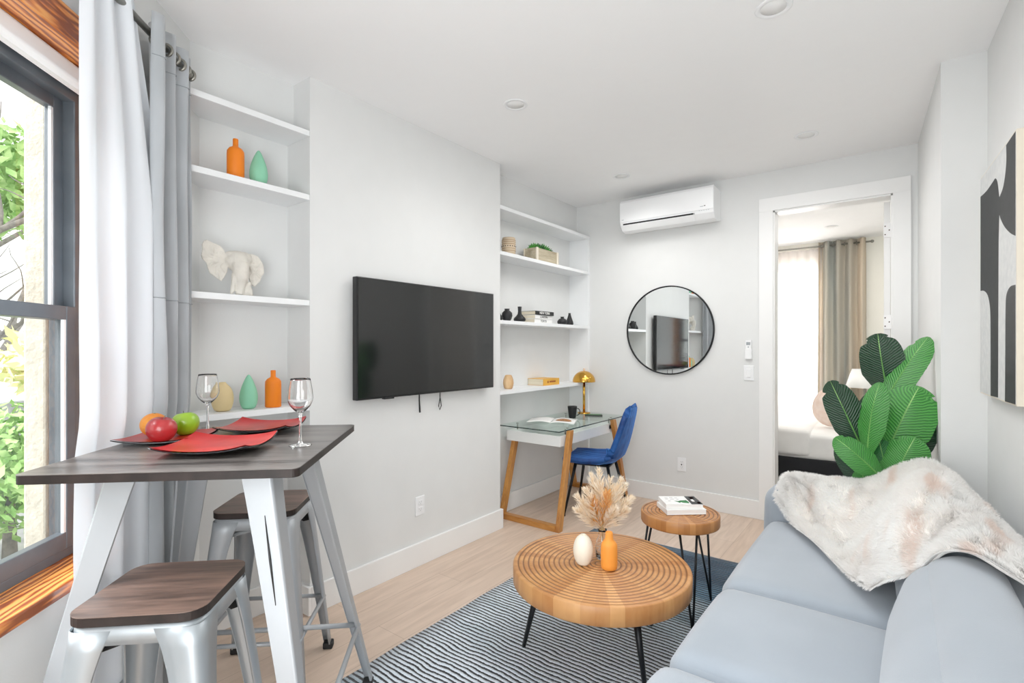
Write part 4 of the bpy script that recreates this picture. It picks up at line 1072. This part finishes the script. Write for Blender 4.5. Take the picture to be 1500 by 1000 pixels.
MB().lathe([(0,0),(.026,0),(.030,.004),(.031,.050),(.028,.080),(.018,.100),(.017,.120),(.022,.132),(.0205,.133),(.0155,.121),(.0165,.100),(.026,.079),(.029,.050),(.028,.008),(0,.006)], seg=40).build('vase_body', 'glass', gv)
mb = MB()
for z in (.03,.045,.06): mb.tube([(.0312*math.cos(2*PI*k/24), .0312*math.sin(2*PI*k/24), z) for k in range(24)], .0012, 6, closed=True)
mb.build('glass_ribs', 'glass', gv)
# pampas plumes: each a thing; direction in camera-independent terms (radial lean in the room)
Rr = Vector((.7965,.6046,0)); Ff = Vector((-.6046,.7965,0))
pl = [(-.115,.02,.155,0),(-.085,-.05,.205,0),(-.045,.05,.250,0),(-.02,-.02,.285,0),(-.055,-.03,.16,1),(.0,.06,.20,0),(.015,-.05,.19,1),(.045,.03,.235,0),(.085,-.02,.245,0),(.115,.04,.205,0),(.14,.0,.150,0),(.105,-.04,.115,0),(.05,-.07,.125,0),(-.125,-.03,.105,0),(.015,.02,.15,1),(.07,.05,.18,0)]
plume_names = ['far left tip']
for i, (dx, dy, dz, dkk) in enumerate(pl):
    root = Vector((-1.087,2.119,ZC+.125)); tip = root + Rr*dx + Ff*dy + Vector((0,0,dz))
    base = Vector((-1.087+.006*math.cos(i*2.4), 2.119+.006*math.sin(i*2.4), ZC+.02))
    lab = 'dried ochre pampas plume in the glass vase' if dkk else 'dried cream pampas plume in the glass vase'
    t = thing('pampas_plume', lab, 'dried plant', base, group='ochre pampas plumes in the glass vase' if dkk else 'cream pampas plumes in the glass vase')
    r_, t_ = root-base, tip-base
    MB().tube([(0,0,0), r_*.98, r_.lerp(t_, .5)+Vector((0,0,.008)), t_], [.0012,.0012,.001,.0006], 5).build('stalk', 'stalk', t)
    mb = MB(); d = (t_-r_).normalized(); ux = d.cross(Vector((.3,.7,.2))).normalized(); uy = d.cross(ux); Lg = (t_-r_).length
    for k in range(170):
        f = random.random()**.8; p = r_.lerp(t_, .10+.9*f)+Vector((0,0,.008*math.sin(PI*f)))
        an = random.random()*2*PI; e = ux*math.cos(an)+uy*math.sin(an)
        ln = (.036*(1-f)**.5+.010)*(1 if f > .12 else f/.12+.25)*(.7+.5*random.random())
        q1 = p+e*ln*.5+d*ln*.55; q2 = p+e*ln*.85+d*ln*1.25
        wv = d.cross(e)*.0022
        mb.add([p-wv*.5, p+wv*.5, q1+wv, q2, q1-wv], [(0,1,2,3,4)], False)
    mb.build('plume', 'pampasdk' if dkk else 'pampas', t)

# books on the side table
def flatbook(loc, rz, lx, ly, h, lab):
    t = thing('book', lab, 'book', loc, rz)
    MB().box(-lx/2,lx/2,-ly/2,ly/2,0,.002).box(-lx/2,lx/2,-ly/2,ly/2,h-.002,h).box(-lx/2,-lx/2+.002,-ly/2,ly/2,.002,h-.002).build('cover', 'bookwhite', t, bevel=.0006)
    MB().box(-lx/2+.002,lx/2-.002,-ly/2+.002,ly/2-.002,.002,h-.002).build('page_block', 'paper', t)
    return t
flatbook((-.905,2.650,.5205), math.radians(41), .205, .150, .024, 'white paperback underneath on small side table')
fb = flatbook((-.912,2.657,.545), math.radians(37), .190, .142, .024, 'white paperback with black corner and green leaves, topmost on side table')
def fp(name, pts, m): 
    return MB().prism(pts, .0241, .0244).build(name, m, fb)
fp('printed_panel', [(.035,-.071),(.095,-.071),(.095,.069),(.042,.069)], 'bookblack')
fp('printed_leaf', [(-.02,-.02),(0,-.045),(.03,-.055),(.034,-.03),(.03,.0),(.0,-.005)], 'inkgreen')
fp('printed_leaf', [(-.035,-.012),(-.015,-.05),(-.005,-.02)], 'inkgreen')
fp('printed_flower', [(.06,.02),(.085,.03),(.08,.055),(.06,.05)], 'inkred'); fp('printed_flower', [(.075,-.065),(.09,-.055),(.088,-.03),(.07,-.04)], 'inkred')
for k_, (x_, y_, l_) in enumerate(((-.070,.040,.016),(-.045,.042,.018),(-.020,.040,.015),(-.072,.018,.014),(-.048,.016,.020),(-.016,.014,.012),(-.066,-.012,.012))):
    MB().box(x_,x_+l_,y_-.0025,y_+.0025,.0241,.0244).build('faint_lettering', 'inkgrey', fb)
MB().box(.055,.068,-.025,.01,.0244,.0247).build('printed_mark', 'paper', fb)

# ------------------------------------------------------------------ rug
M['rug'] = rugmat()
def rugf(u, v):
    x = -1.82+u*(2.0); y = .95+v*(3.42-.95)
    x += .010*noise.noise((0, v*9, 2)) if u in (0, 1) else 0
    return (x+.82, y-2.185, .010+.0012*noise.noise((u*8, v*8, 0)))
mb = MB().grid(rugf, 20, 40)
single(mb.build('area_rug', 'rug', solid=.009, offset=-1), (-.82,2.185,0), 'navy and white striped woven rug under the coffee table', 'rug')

# ------------------------------------------------------------------ sofa
sf = thing('sofa', 'pale blue grey fabric sofa along right wall', 'sofa', (-.1,1.9,0))
def soft(x0, x1, y0, y1, z0, z1, r=.06, crown=.0, lean=0, bulge=0.0, n=10, sag=None):
    # rounded, slightly inflated box sampled from a cube grid
    cx, cy, cz = (x0+x1)/2, (y0+y1)/2, (z0+z1)/2; hx, hy, hz = (x1-x0)/2, (y1-y0)/2, (z1-z0)/2
    mb = MB()
    def pt(u, v, w_):
        p = Vector((u*hx, v*hy, w_*hz)); q = Vector((max(-hx+r, min(hx-r, p.x)), max(-hy+r, min(hy-r, p.y)), max(-hz+r, min(hz-r, p.z))))
        d = p-q
        if d.length > 1e-9: p = q+d.normalized()*r
        k = (1-u*u)*(1-v*v)
        if w_ > 0: p.z += crown*(max(0, 1-u*u)**.5)*(max(0, 1-v*v)**.5)*w_
        p.x += bulge*(1-v*v)*(1-w_*w_)*u
        p.y += bulge*(1-u*u)*(1-w_*w_)*v
        p.x += lean*(p.z+hz)
        return (cx+p.x-(-.1), cy+p.y-1.9, cz+p.z)
    def sgrid(f):
        # nonuniform sampling denser near edges
        mb.grid(f, n*2, n*2)
    w = lambda t: math.sin((t*2-1)*PI/2)*.5+(t*2-1)*.5
    sgrid(lambda a_, b: pt(w(a_), w(b), 1)); sgrid(lambda a_, b: pt(w(b), w(a_), -1))
    sgrid(lambda a_, b: pt(1, w(a_), w(b))); sgrid(lambda a_, b: pt(-1, w(b), w(a_)))
    sgrid(lambda a_, b: pt(w(b), 1, w(a_))); sgrid(lambda a_, b: pt(w(a_), -1, w(b)))
    return mb
soft(-.53, .30, .62, 3.17, .05, .30, .04).build('base', 'sofa', sf)
for y0, y1, x0, nm in ((2.085,3.02,-.565,0), (1.485,2.080,-.560,0), (.72,1.480,-.575,0)):
    o = soft(x0, .06, y0, y1, .27, .455, .065, crown=.018, bulge=.008).build('seat_cushion', 'sofa', sf)
soft(-.585, .27, 3.005, 3.205, .06, .625, .095, bulge=.012, crown=.01).build('armrest', 'sofa', sf)
soft(-.585, .30, .50, .71, .06, .60, .09, bulge=.012).build('armrest', 'sofa', sf)
soft(.16, .31, .70, 3.02, .28, .70, .06).build('back_frame', 'sofa', sf)
soft(-.02, .19, 2.085, 3.0, .43, .750, .10, bulge=.02, crown=.02, lean=.22).build('back_cushion', 'sofa', sf)
soft(-.050, .19, .73, 2.075, .43, .745, .11, bulge=.025, crown=.03, lean=.30).build('back_cushion', 'sofa', sf)
for sx in (-.48,.24):
    for sy in (.68,3.12): MB().lathe([(0,0),(.018,0),(.024,.055),(0,.055)], (sx+.1,sy-1.9,0), 14).build('leg', 'black', sf)

# ------------------------------------------------------------------ fur throw
ctrl = [
 [(-.515,3.02,.56),(-.49,3.10,.645),(-.45,3.17,.645),(-.43,3.215,.60)],
 [(-.45,2.90,.505),(-.42,3.02,.61),(-.40,3.11,.665),(-.38,3.21,.63)],
 [(-.33,2.66,.495),(-.30,2.86,.505),(-.28,3.05,.655),(-.27,3.21,.65)],
 [(-.21,2.43,.495),(-.17,2.70,.50),(-.14,3.02,.65),(-.12,3.20,.67)],
 [(-.13,2.29,.50),(-.09,2.58,.585),(-.03,2.90,.69),(.0,3.15,.76)],
 [(-.075,2.185,.52),(-.035,2.44,.70),(.05,2.78,.80),(.10,3.07,.825)],
 [(-.035,2.115,.58),(.035,2.33,.80),(.12,2.62,.84),(.17,2.88,.81)],
 [(.05,2.035,.66),(.13,2.24,.79),(.19,2.46,.805),(.23,2.68,.77)],
 [(.105,1.99,.745),(.17,2.15,.79),(.22,2.30,.79),(.26,2.50,.745)],
 [(.17,1.89,.785),(.21,2.03,.795),(.25,2.18,.775),(.29,2.34,.725)],
 [(.235,1.77,.785),(.26,1.89,.79),(.28,2.02,.76),(.31,2.14,.715)],
 [(.27,1.62,.775),(.285,1.74,.775),(.30,1.86,.75),(.32,1.94,.71)]]
def cr4(p, t): 
    p0, p1, p2, p3 = p
    return .5*((2*p1)+(-p0+p2)*t+(2*p0-5*p1+4*p2-p3)*t*t+(-p0+3*p1-3*p2+p3)*t**3)
def spl(arr, t):
    n = len(arr)-1; t = t*n; i = min(int(t), n-1); f = t-i
    g = lambda k: arr[max(0, min(n, k))]
    return cr4((g(i-1), g(i), g(i+1), g(i+2)), f)
CT = [[Vector(p) for p in r] for r in ctrl]
def throwf(u, v):
    p = spl([spl(r, v) for r in CT], u)
    p = p + Vector((0,0,.010)) + Vector((.3,-.2,1))*.012*noise.noise((u*9, v*4, 5)) + Vector((0,0,.010))*math.sin(u*34+v*3)*.5
    return p
tw = thing('fur_throw', 'cream faux fur throw draped over far end and back of sofa', 'throw', (-.1,2.6,.6))
TO = Vector((-.1,2.6,.6))
MB().grid(lambda u, v: throwf(u, v)-TO, 110, 50).build('throw_backing', 'furbase', tw, solid=.010, offset=0)
mb = MB(); rnd = random.Random(3)
vs, fs = [], []
NU_, NV_ = 150, 70
TG = [[throwf(i_/NU_, j_/NV_) for j_ in range(NV_+1)] for i_ in range(NU_+1)]
def tg(u, v):
    x_, y_ = u*NU_, v*NV_; i_, j_ = min(int(x_), NU_-1), min(int(y_), NV_-1); fx_, fy_ = x_-i_, y_-j_
    A0, A1, B0, B1 = TG[i_][j_], TG[i_+1][j_], TG[i_][j_+1], TG[i_+1][j_+1]
    p_ = A0*(1-fx_)*(1-fy_)+A1*fx_*(1-fy_)+B0*(1-fx_)*fy_+B1*fx_*fy_
    return p_, (A1-A0), (B0-A0)
NB = 85000
for k in range(NB):
    u, v = rnd.random(), rnd.random()
    if rnd.random() < .10:
        if rnd.random() < .6: v = rnd.choice((0., 1.))
        else: u = 0. if rnd.random() < .6 else 1.
    p, du, dv = tg(u, v)
    n_ = dv.cross(du)
    if n_.length < 1e-12: continue
    n_.normalize()
    if n_.z < 0 and abs(n_.z) > .1: n_ = -n_
    du = du.normalized(); dv = dv.normalized()
    cl = noise.noise((u*22, v*11, 2)); cl2 = noise.noise((u*22+9, v*11, 4))
    tdir = n_*.8 + du*(.9*cl+.35*(rnd.random()-.5)) + dv*(.9*cl2-.35+.35*(rnd.random()-.5))
    if v == 0.: tdir = n_*.5-dv*1.0+du*(rnd.random()-.5)
    if v == 1.: tdir = n_*.6+dv*.7+du*(rnd.random()-.5)
    if u == 0.: tdir = n_*.5-du*1.0+dv*(rnd.random()-.5)
    tdir.normalize(); L_ = .018+.016*rnd.random()
    sd = tdir.cross(Vector((rnd.random()-.5, rnd.random()-.5, rnd.random()-.5))).normalized()*.0012
    p = p-TO+n_*.003; m_ = p+tdir*L_*.6; tpt = p+tdir*L_+Vector((0,0,-.004))
    i0 = len(vs); vs += [p-sd, p+sd, m_+sd*.8, tpt, m_-sd*.8]; fs.append((i0,i0+1,i0+2,i0+3,i0+4))
mb.v = [tuple(v_) for v_ in vs]; mb.f = fs; mb.sm = [False]*len(fs)
o = mb.build('fur_pile', fluffmat('cream_fur_pile', 'fbf9f7', 'fffffe', 7, .45, 'eccdbb'), tw); o['kind'] = 'stuff'

# ------------------------------------------------------------------ plant
PO = Vector((-.06,3.42,0))
ptn = thing('potted_banana_plant', 'tall leafy green bird of paradise plant behind the sofa arm', 'plant', PO)
MB().lathe([(0,0),(.10,0),(.115,.02),(.135,.24),(.135,.26),(.125,.26),(.122,.22),(0,.21)], seg=40).build('pot', 'planter', ptn)
MB().lathe([(0,.205),(.123,.205),(.123,.225),(0,.235)], seg=32).build('soil', 'soil', ptn)
camd = Vector((-.02,1.0,0))   # leaves broadly face the room
def leafm(tip, base, wd, m, bend=.03, fold=.25, face=None, notch=(), side=0):
    tip, base = Vector(tip)-PO, Vector(base)-PO
    d = tip-base; Lg = d.length; d.normalize()
    f = Vector(face) if face else Vector((-.05,-1,.15))
    f = (f-d*f.dot(d)).normalized(); x = d.cross(f).normalized()
    def wfun(t): return wd*(min(1, .12+t/.42)**.6)*max(.02, (1-max(0, (t-.60)/.40)**2.6))**.5*(.90+.12*math.sin(PI*t))
    def fn(u, v):   # u along, v across
        k = v*2-1; w_ = wfun(u)
        for (nu, sgn) in notch:
            if k*sgn > .45 and abs(u-nu) < .03: w_ *= 1-.35*(1-abs(u-nu)/.03)
        p = base+d*(Lg*u) + f*(bend*math.sin(PI*u*.9)*.8 - bend*1.6*max(0,u-.6)**2)
        droop = -fold*abs(k)**1.3*w_*.5
        # side veins ripple
        rip = .0016*math.sin(u*26*2*PI*.5-abs(k)*8)*abs(k)
        tipc = -.02*(abs(k)**1.5)*max(0, u-.85)/.15 * 1.2
        return p + x*(k*w_*.5+side*0) + f*(droop+rip)
    mb = MB().grid(fn, 44, 14, True, lambda u, v: (v*2-1, u))
    o = mb.build('leaf', m, ptn)
    # midrib + stem down to the pot
    pts = [fn(t/12, .5)+f*-.002 for t in range(12, -1, -1)]
    st = [base, base.lerp(Vector((0,0,.30)), .5)+Vector((0,0,-.02)), Vector((base.x*.1, base.y*.1, .215))]
    MB().tube([p for p in pts]+st[1:], [.0012+.00035*i for i in range(13)]+[.008,.010], 7).build('leaf_stem', 'stem', o)
leafm((-.095,3.50,1.445), (-.05,3.53,1.10), .205, 'leafd', .03, .15, (-.1,-1,.1), ((.90,-1),(.93,1),(.86,-1)))
leafm((.125,3.53,1.425), (-.075,3.42,1.05), .155, 'leafb', .02, .30, (-.5,-1,.35), ((.88,-1),))
leafm((-.300,3.27,1.185), (-.150,3.34,.80), .165, 'leafd', .03, .2, (.05,-1,.2), ((.93,1),(.86,-1)))
leafm((-.08,3.30,1.185), (-.135,3.26,.80), .135, 'leafb', .035, .3, (-.45,-1,.1))
leafm((.085,3.41,1.165), (-.055,3.32,.80), .265, 'leafb', .04, .25, (-.15,-1,.25), ((.90,1),))
leafm((.135,3.45,1.06), (.02,3.40,.74), .16, 'leafd', .03, .2, (-.1,-1,.1))
leafm((-.12,3.40,1.12), (-.09,3.40,.82), .15, 'leafd', .02, .2, (-.1,-1,.1))
leafm((.03,3.44,1.02), (-.05,3.42,.80), .14, 'leafm', .02, .2, (-.1,-1,.1))
leafm((-.275,3.225,.885), (-.065,3.235,.69), .135, 'leafb', .035, .25, (.1,-1,.55), ((.9,1),))
leafm((.065,3.28,.915), (-.03,3.245,.66), .195, 'leafb', .03, .3, (-.2,-1,.3), ((.85,-1),))
leafm((-.085,3.30,.885), (-.035,3.30,.66), .125, 'leafm', .02, .25, (-.1,-1,.2))
leafm((-.265,3.27,.84), (-.13,3.29,.60), .11, 'leafd', .02, .3, (.2,-1,.1))
leafm((-.16,3.235,.73), (-.12,3.26,.55), .11, 'leafb', .02, .3, (.1,-1,.2))
leafm((.0,3.235,.735), (-.06,3.25,.55), .15, 'leafb', .02, .3, (-.1,-1,.3))

# ------------------------------------------------------------------ bedroom beyond the doorway
BX0, BX1, BY0, BY1 = -2.6, 2.0, YF+.12, 7.85
struct(MB().box(BX0-.1,BX1+.1,YF+.05,BY1+.1,-.08,-.001).build('floor_bedroom','darkfloor'), 'dark bedroom floor', 'floor')
struct(MB().box(BX0-.1,BX1+.1,YF+.10,BY1+.1,H,H+.08).build('ceiling_bedroom','ceil'), 'white bedroom ceiling', 'ceiling')
wb_ = MB().box(BX0-.1,BX0,BY0,BY1,0,H).box(BX1,BX1+.1,BY0,BY1,0,H)
wx0, wx1, wz0, wz1 = -1.62, -.72, .45, 2.42
wb_.box(BX0,wx0,BY1,BY1+.12,0,H).box(wx1,BX1,BY1,BY1+.12,0,H).box(wx0,wx1,BY1,BY1+.12,0,wz0).box(wx0,wx1,BY1,BY1+.12,wz1,H)
struct(wb_.build('wall_bedroom','wallcream'), 'cream bedroom walls around the bright window')
w3 = bpy.data.objects.new('window_3', None); COL.objects.link(w3); struct(w3, 'bright bedroom window behind the sheer', 'window')
MB().box(wx0,wx0+.06,BY1+.03,BY1+.08,wz0,wz1).box(wx1-.06,wx1,BY1+.03,BY1+.08,wz0,wz1).box(wx0+.06,wx1-.06,BY1+.03,BY1+.08,wz0,wz0+.06).box(wx0+.06,wx1-.06,BY1+.03,BY1+.08,wz1-.06,wz1).box(wx0+.06,wx1-.06,BY1+.03,BY1+.08,1.40,1.45).build('window_frame','trim',w3,bevel=.003)
MB().box(wx0+.06,wx1-.06,BY1+.052,BY1+.058,wz0+.06,wz1-.06).build('pane','pane',w3)
rl = thing('balcony_railing', 'thin metal railing outside bedroom window', 'railing', (-1.2,BY1+.6,0))
mb = MB().box(-.9,.9,-.01,.01,1.28,1.31).box(-.9,.9,-.01,.01,.52,.54)
for k in range(15): mb.box(-.9+k*.128,-.888+k*.128,-.006,.006,.54,1.28)
mb.build('rail', 'ledgrey', rl)
r2 = thing('curtain_rod', 'thin dark curtain rod across the bedroom window wall', 'curtain rod', (-1.0,BY1-.12,2.68))
MB().tube([(-1.3,0,0),(.72,0,0)], .011, 10).build('pole','nickel',r2); MB().sphere((.735,0,0),.02,12,8).build('finial','nickel',r2)
mb = MB()
for x in (-1.2,.66): mb.tube([(x,0,0),(x,.118,0)], .007, 8)
mb.build('bracket','nickel',r2)
def cur2(name, lab, x0, x1, z0, z1, folds, amp, m, yo, eye=False):
    t = thing(name, lab, 'curtain', ((x0+x1)/2, BY1-.12+yo, 0))
    def fn(u, v):
        z = z0+(z1-z0)*v; x = (x0-x1)/2+(x1-x0)*u
        return (x*(1+.04*(1-v)), amp*math.sin(2*PI*folds*u+.5*noise.noise((u*2, v*2, 1)))*(1+.2*noise.noise((u*3, v*2, 4))), z)
    MB().grid(fn, folds*16, 40).build('panel', m, t, solid=.003)
    if eye:
        mb = MB()
        for k in range(folds*2): mb.lathe([(.017,-.004),(.027,-.004),(.028,0),(.027,.004),(.017,.004),(.016,0),(.017,-.004)], mt=Matrix.Translation(((x0-x1)/2+(x1-x0)*(k+.5)/(folds*2),0,2.68)) @ Matrix.Rotation(PI/2,4,'Y'))
        mb.build('eyelet_ring','nickel',t)
    return t
cur2('sheer_curtain', 'white sheer curtain glowing in the bedroom window', -1.75, -.80, .02, 2.66, 9, .02, 'sheer2', .05)
c2 = cur2('bedroom_curtain', 'beige and grey eyelet curtain beside the bedroom window', -.84, -.33, .02, 2.735, 4, .045, 'curtain2', 0, True)
# bed
bd = thing('bed', 'bed with white quilted bedding on black base in the bedroom', 'bed', (-.7,6.45,0))
MB().box(-1.3,1.2,-.80,.80,.08,.30).build('bed_base','bedblack',bd,bevel=.02)
def softbed(x0,x1,y0,y1,z0,z1,r,crown=0,seed=0):
    mb = MB(); hx,hy,hz=(x1-x0)/2,(y1-y0)/2,(z1-z0)/2; cx,cy,cz=(x0+x1)/2,(y0+y1)/2,(z0+z1)/2
    w = lambda t: math.sin((t*2-1)*PI/2)*.5+(t*2-1)*.5
    def pt(u,v,k):
        p=Vector((u*hx,v*hy,k*hz)); q=Vector((max(-hx+r,min(hx-r,p.x)),max(-hy+r,min(hy-r,p.y)),max(-hz+r,min(hz-r,p.z)))); d=p-q
        if d.length>1e-9: p=q+d.normalized()*r
        p += Vector((0,0,1))*crown*max(0,1-u*u)*max(0,1-v*v)*(k>0)
        p += Vector((0,.006,.006))*noise.noise((p.x*5+seed,p.y*5,p.z*5))
        return (cx+p.x,cy+p.y,cz+p.z)
    n=24
    mb.grid(lambda a_,b: pt(w(a_),w(b),1),n,n); mb.grid(lambda a_,b: pt(w(b),w(a_),-1),n,n); mb.grid(lambda a_,b: pt(1,w(a_),w(b)),n,n)
    mb.grid(lambda a_,b: pt(-1,w(b),w(a_)),n,n); mb.grid(lambda a_,b: pt(w(b),1,w(a_)),n,n); mb.grid(lambda a_,b: pt(w(a_),-1,w(b)),n,n)
    return mb
softbed(-1.31,1.2,-.81,.81,.28,.54,.05,.02).build('mattress','bedding',bd)
softbed(-1.33,.02,-.835,.835,.31,.575,.045,.02,4).build('quilt','bedding',bd)
for sx in (-1.2,1.1):
    for sy in (-.7,.7): MB().box(sx-.03,sx+.03,sy-.03,sy+.03,0,.08).build('leg','bedblack',bd)
pw = thing('throw_pillow', 'peach fluffy round pillow on the bed', 'pillow', (-.52,6.02,.575))
mb = MB()
def pil(u, v):
    th, ph_ = u*2*PI, (v-.5)*PI; r = 1+.015*math.sin(th*22)
    return (.185*math.cos(ph_)*math.cos(th)*r+.02*math.sin(ph_), .115*math.cos(ph_)*math.sin(th)*r, .20+.205*math.sin(ph_))
mb.grid(pil, 88, 22); mb.build('pillow_cover','peach',pw)
pw2 = single(softbed(-.12,.12,-.26,.26,0,.42,.09,0,9).build('bed_pillow','bedding'), (.05,6.5,.60), 'white pillow propped at head of the bed', 'pillow')
pw2.rotation_euler = (0,-.35,0)
ns = thing('nightstand', 'dark nightstand beside the bed under the lamp', 'nightstand', (-.30,7.52,0))
MB().box(-.22,.22,-.18,.18,.04,.55).build('cabinet','bedblack',ns,bevel=.006); MB().box(-.20,.20,-.19,-.18,.30,.52).build('drawer','bedblack',ns,bevel=.003)
bl = thing('table_lamp', 'white shaded lamp on nightstand in the bedroom', 'lamp', (-.33,7.50,.551))
MB().lathe([(0,0),(.07,0),(.07,.015),(.012,.02),(.012,.40),(0,.40)], seg=24).build('base','nickel',bl)
MB().lathe([(.20,.33),(.13,.55)], seg=40).build('lamp_shade','lampshade',bl,solid=.003)
MB().tube([(0,0,.4),(0,0,.57)],.006,8).sphere((0,0,.58),.014,10,8).build('finial','gold',bl)
t = thing('ceiling_downlight', 'recessed downlight in the bedroom ceiling seen through doorway', 'ceiling light', (-.62,6.9,H))
MB().lathe([(.048,0),(.068,0),(.070,-.003),(.066,-.006),(.050,-.004),(.048,0)], seg=30).build('trim_ring','acwhite',t)
MB().lathe([(0,-.003),(.049,-.003),(.049,-.0005),(0,-.0005)], seg=30).build('lens','led',t)

# ------------------------------------------------------------------ outside the bay window
struct(MB().box(-14,-.2,-12,12,-.35,-.30).build('ground','greystone'), 'pale paved garden ground outside', 'ground')
mb = MB(); Wbox(mb, S1-.01, 2.75, -1.41, -1.34, -.3, 3.0)
struct(mb.build('trim_4','stone',bevel=.008), 'pale stucco reveal outside the window')
wl = MB(); Wbox(wl, -2.0, 9.5, -4.5, -4.38, -.3, .80); struct(wl.build('wall_garden','greystone'), 'low grey garden wall outside the window')
def bush(c, r, n, m, lab, seed, size=.05):
    rn = random.Random(seed); t = thing('garden_shrub', lab, 'shrub', (c[0],c[1],-.3))
    mb = MB()
    for k in range(n):
        d = Vector((rn.gauss(0,1),rn.gauss(0,1),rn.gauss(0,1))).normalized()*r*rn.random()**.4; d.z = d.z*.8
        p = Vector((0,0,c[2]+.3))+d; e1 = Vector((rn.gauss(0,1),rn.gauss(0,1),rn.gauss(0,1))).normalized(); e2 = e1.cross(d).normalized()
        s_ = size*(.6+.8*rn.random()); mb.add([p,p+e1*s_+e2*s_*.4,p+e1*s_*2,p+e1*s_-e2*s_*.4],[(0,1,2,3)])
    mb.build('foliage', m, t)
    MB().tube([(0,0,0),(0,0,c[2]+.3)], [.05,.02], 8).build('stem','bark',t)
p = W(4.35,-3.25); bush((p.x,p.y,.45), .62, 2600, 'foliage', 'light green shrub low outside the window', 1)
p = W(2.75,-3.1); bush((p.x,p.y,.35), .55, 1800, 'foliage', 'light green shrub close to the house wall outside', 2)
p = W(4.30,-2.95); bush((p.x,p.y,1.28), .30, 520, 'foliagey', 'pale yellow leaved shrub above the green shrub outside', 3, .07)
p = W(7.2,-5.6); bush((p.x,p.y,3.5), .9, 1300, 'foliage', 'leafy tree crown high outside the window', 5, .10)
def tree(base, h, seed, m, lab, r0=.085):
    rn = random.Random(seed); t = thing('bare_tree', lab, 'tree', base); mb = MB()
    def br(p, d, L_, r, dep):
        pts = [p]; q = p
        for k in range(5):
            d = (d+Vector((rn.gauss(0,.16),rn.gauss(0,.16),rn.gauss(0,.08)+.03))).normalized(); q = q+d*L_/5; pts.append(q)
        mb.tube(pts, [r*(1-.12*i) for i in range(6)], 6)
        if dep > 0:
            for k in range(3):
                i = rn.randint(2, 5); br(pts[i], (d+Vector((rn.gauss(0,.6),rn.gauss(0,.6),rn.gauss(0,.3)))).normalized(), L_*.62, r*.5, dep-1)
    br(Vector((0,0,0)), Vector((0,0,1)), h, r0, 3)
    mb.build('trunk', m, t)
for k, (s_, n_, h) in enumerate(((5.75,-4.75,2.6),(7.6,-6.3,3.0),(9.6,-7.6,3.2))):
    p = W(s_, n_); tree((p.x,p.y,-.3), h, 10+k, 'bark', ['bare pale tree beyond the garden wall, closest to the house','thin bare tree behind the garden wall','tall bare tree farthest from the window'][k])
cb = thing('garden_cable', 'dark cable snaking down outside the window', 'cable', W(2.0,-1.52,0))
pts = []
for k in range(24):
    z = .65+k*.075; pts.append((W(1.93+.02*math.sin(k*.9), -1.53+.03*math.sin(k*.55), z))-W(2.0,-1.52,0))
MB().tube(pts, .006, 6).build('cable_run','greystone',cb)

# ------------------------------------------------------------------ camera
cam = bpy.data.cameras.new('camera'); co = bpy.data.objects.new('camera', cam); COL.objects.link(co)
cam.sensor_width = 36; cam.lens = 36*747/1500; cam.shift_y = 8/1500; cam.clip_start = .02; cam.clip_end = 60
co.location = (0,0,1.37); co.rotation_euler = (PI/2, 0, math.radians(37.2))
sc.camera = co

# ------------------------------------------------------------------ lights
wd = bpy.data.worlds.new('sky'); sc.world = wd; wd.use_nodes = True
nt = wd.node_tree; bg = nt.nodes['Background']
tc = nt.nodes.new('ShaderNodeTexCoord'); sp_ = nt.nodes.new('ShaderNodeSeparateXYZ'); nt.links.new(tc.outputs['Generated'], sp_.inputs[0])
cr = nt.nodes.new('ShaderNodeValToRGB'); cr.color_ramp.elements[0].position = .45; cr.color_ramp.elements[0].color = (.80,.84,.80,1); cr.color_ramp.elements[1].position = .62; cr.color_ramp.elements[1].color = (.93,.97,1,1)
nt.links.new(sp_.outputs[2], cr.inputs[0]); nt.links.new(cr.outputs[0], bg.inputs[0]); bg.inputs[1].default_value = 1.9
def area(name, loc, rot, sx, sy, power, col=(1,1,1), spread=None):
    l = bpy.data.lights.new(name, 'AREA'); l.shape = 'RECTANGLE'; l.size = sx; l.size_y = sy; l.energy = power; l.color = col
    if spread: l.spread = spread
    o = bpy.data.objects.new(name, l); COL.objects.link(o); o.location = loc; o.rotation_euler = rot; return o
# daylight entering by the front bay window behind the viewer, the angled window and the bedroom window
area('daylight_front', (-.25,-.585,1.20), (PI/2+.12,0,.45), 1.1, 1.8, 35, (.96,.98,1))
p = W(1.2,-4.2,4.6); area('daylight_side', p, (PI/2-.68,0,-PI/4), 3.0, 2.2, 520, (.95,.98,1))
area('daylight_bedroom', (-1.1,BY1+.25,1.5), (-PI/2,0,0), .9, 1.8, 60)
# soft fill added below the ceiling, no such light fitting there
area('ceiling_fill', (-1.0,3.0,H-.02), (0,0,0), 1.0, 1.6, 11, (1,.99,.98))
for k_, (x_, y_) in enumerate(((-1.746,2.333),(-.484,3.822),(-.408,2.302),(-1.796,3.83))):  # fill spots added at the downlights, whose own lamps are off
    l_ = bpy.data.lights.new('downlight_fill', 'SPOT'); l_.energy = (9, 9, 15, 17)[k_]; l_.spot_size = 2.9; l_.spot_blend = 1; l_.shadow_soft_size = .15; l_.color = (1,.99,.97)
    o_ = bpy.data.objects.new('downlight_fill', l_); COL.objects.link(o_); o_.location = (x_, y_, H-.17)
area('bedroom_fill', (-.4,6.0,H-.02), (0,0,0), 2.4, 2.2, 17, (1,.97,.93))  # soft fill added to brighten the bedroom
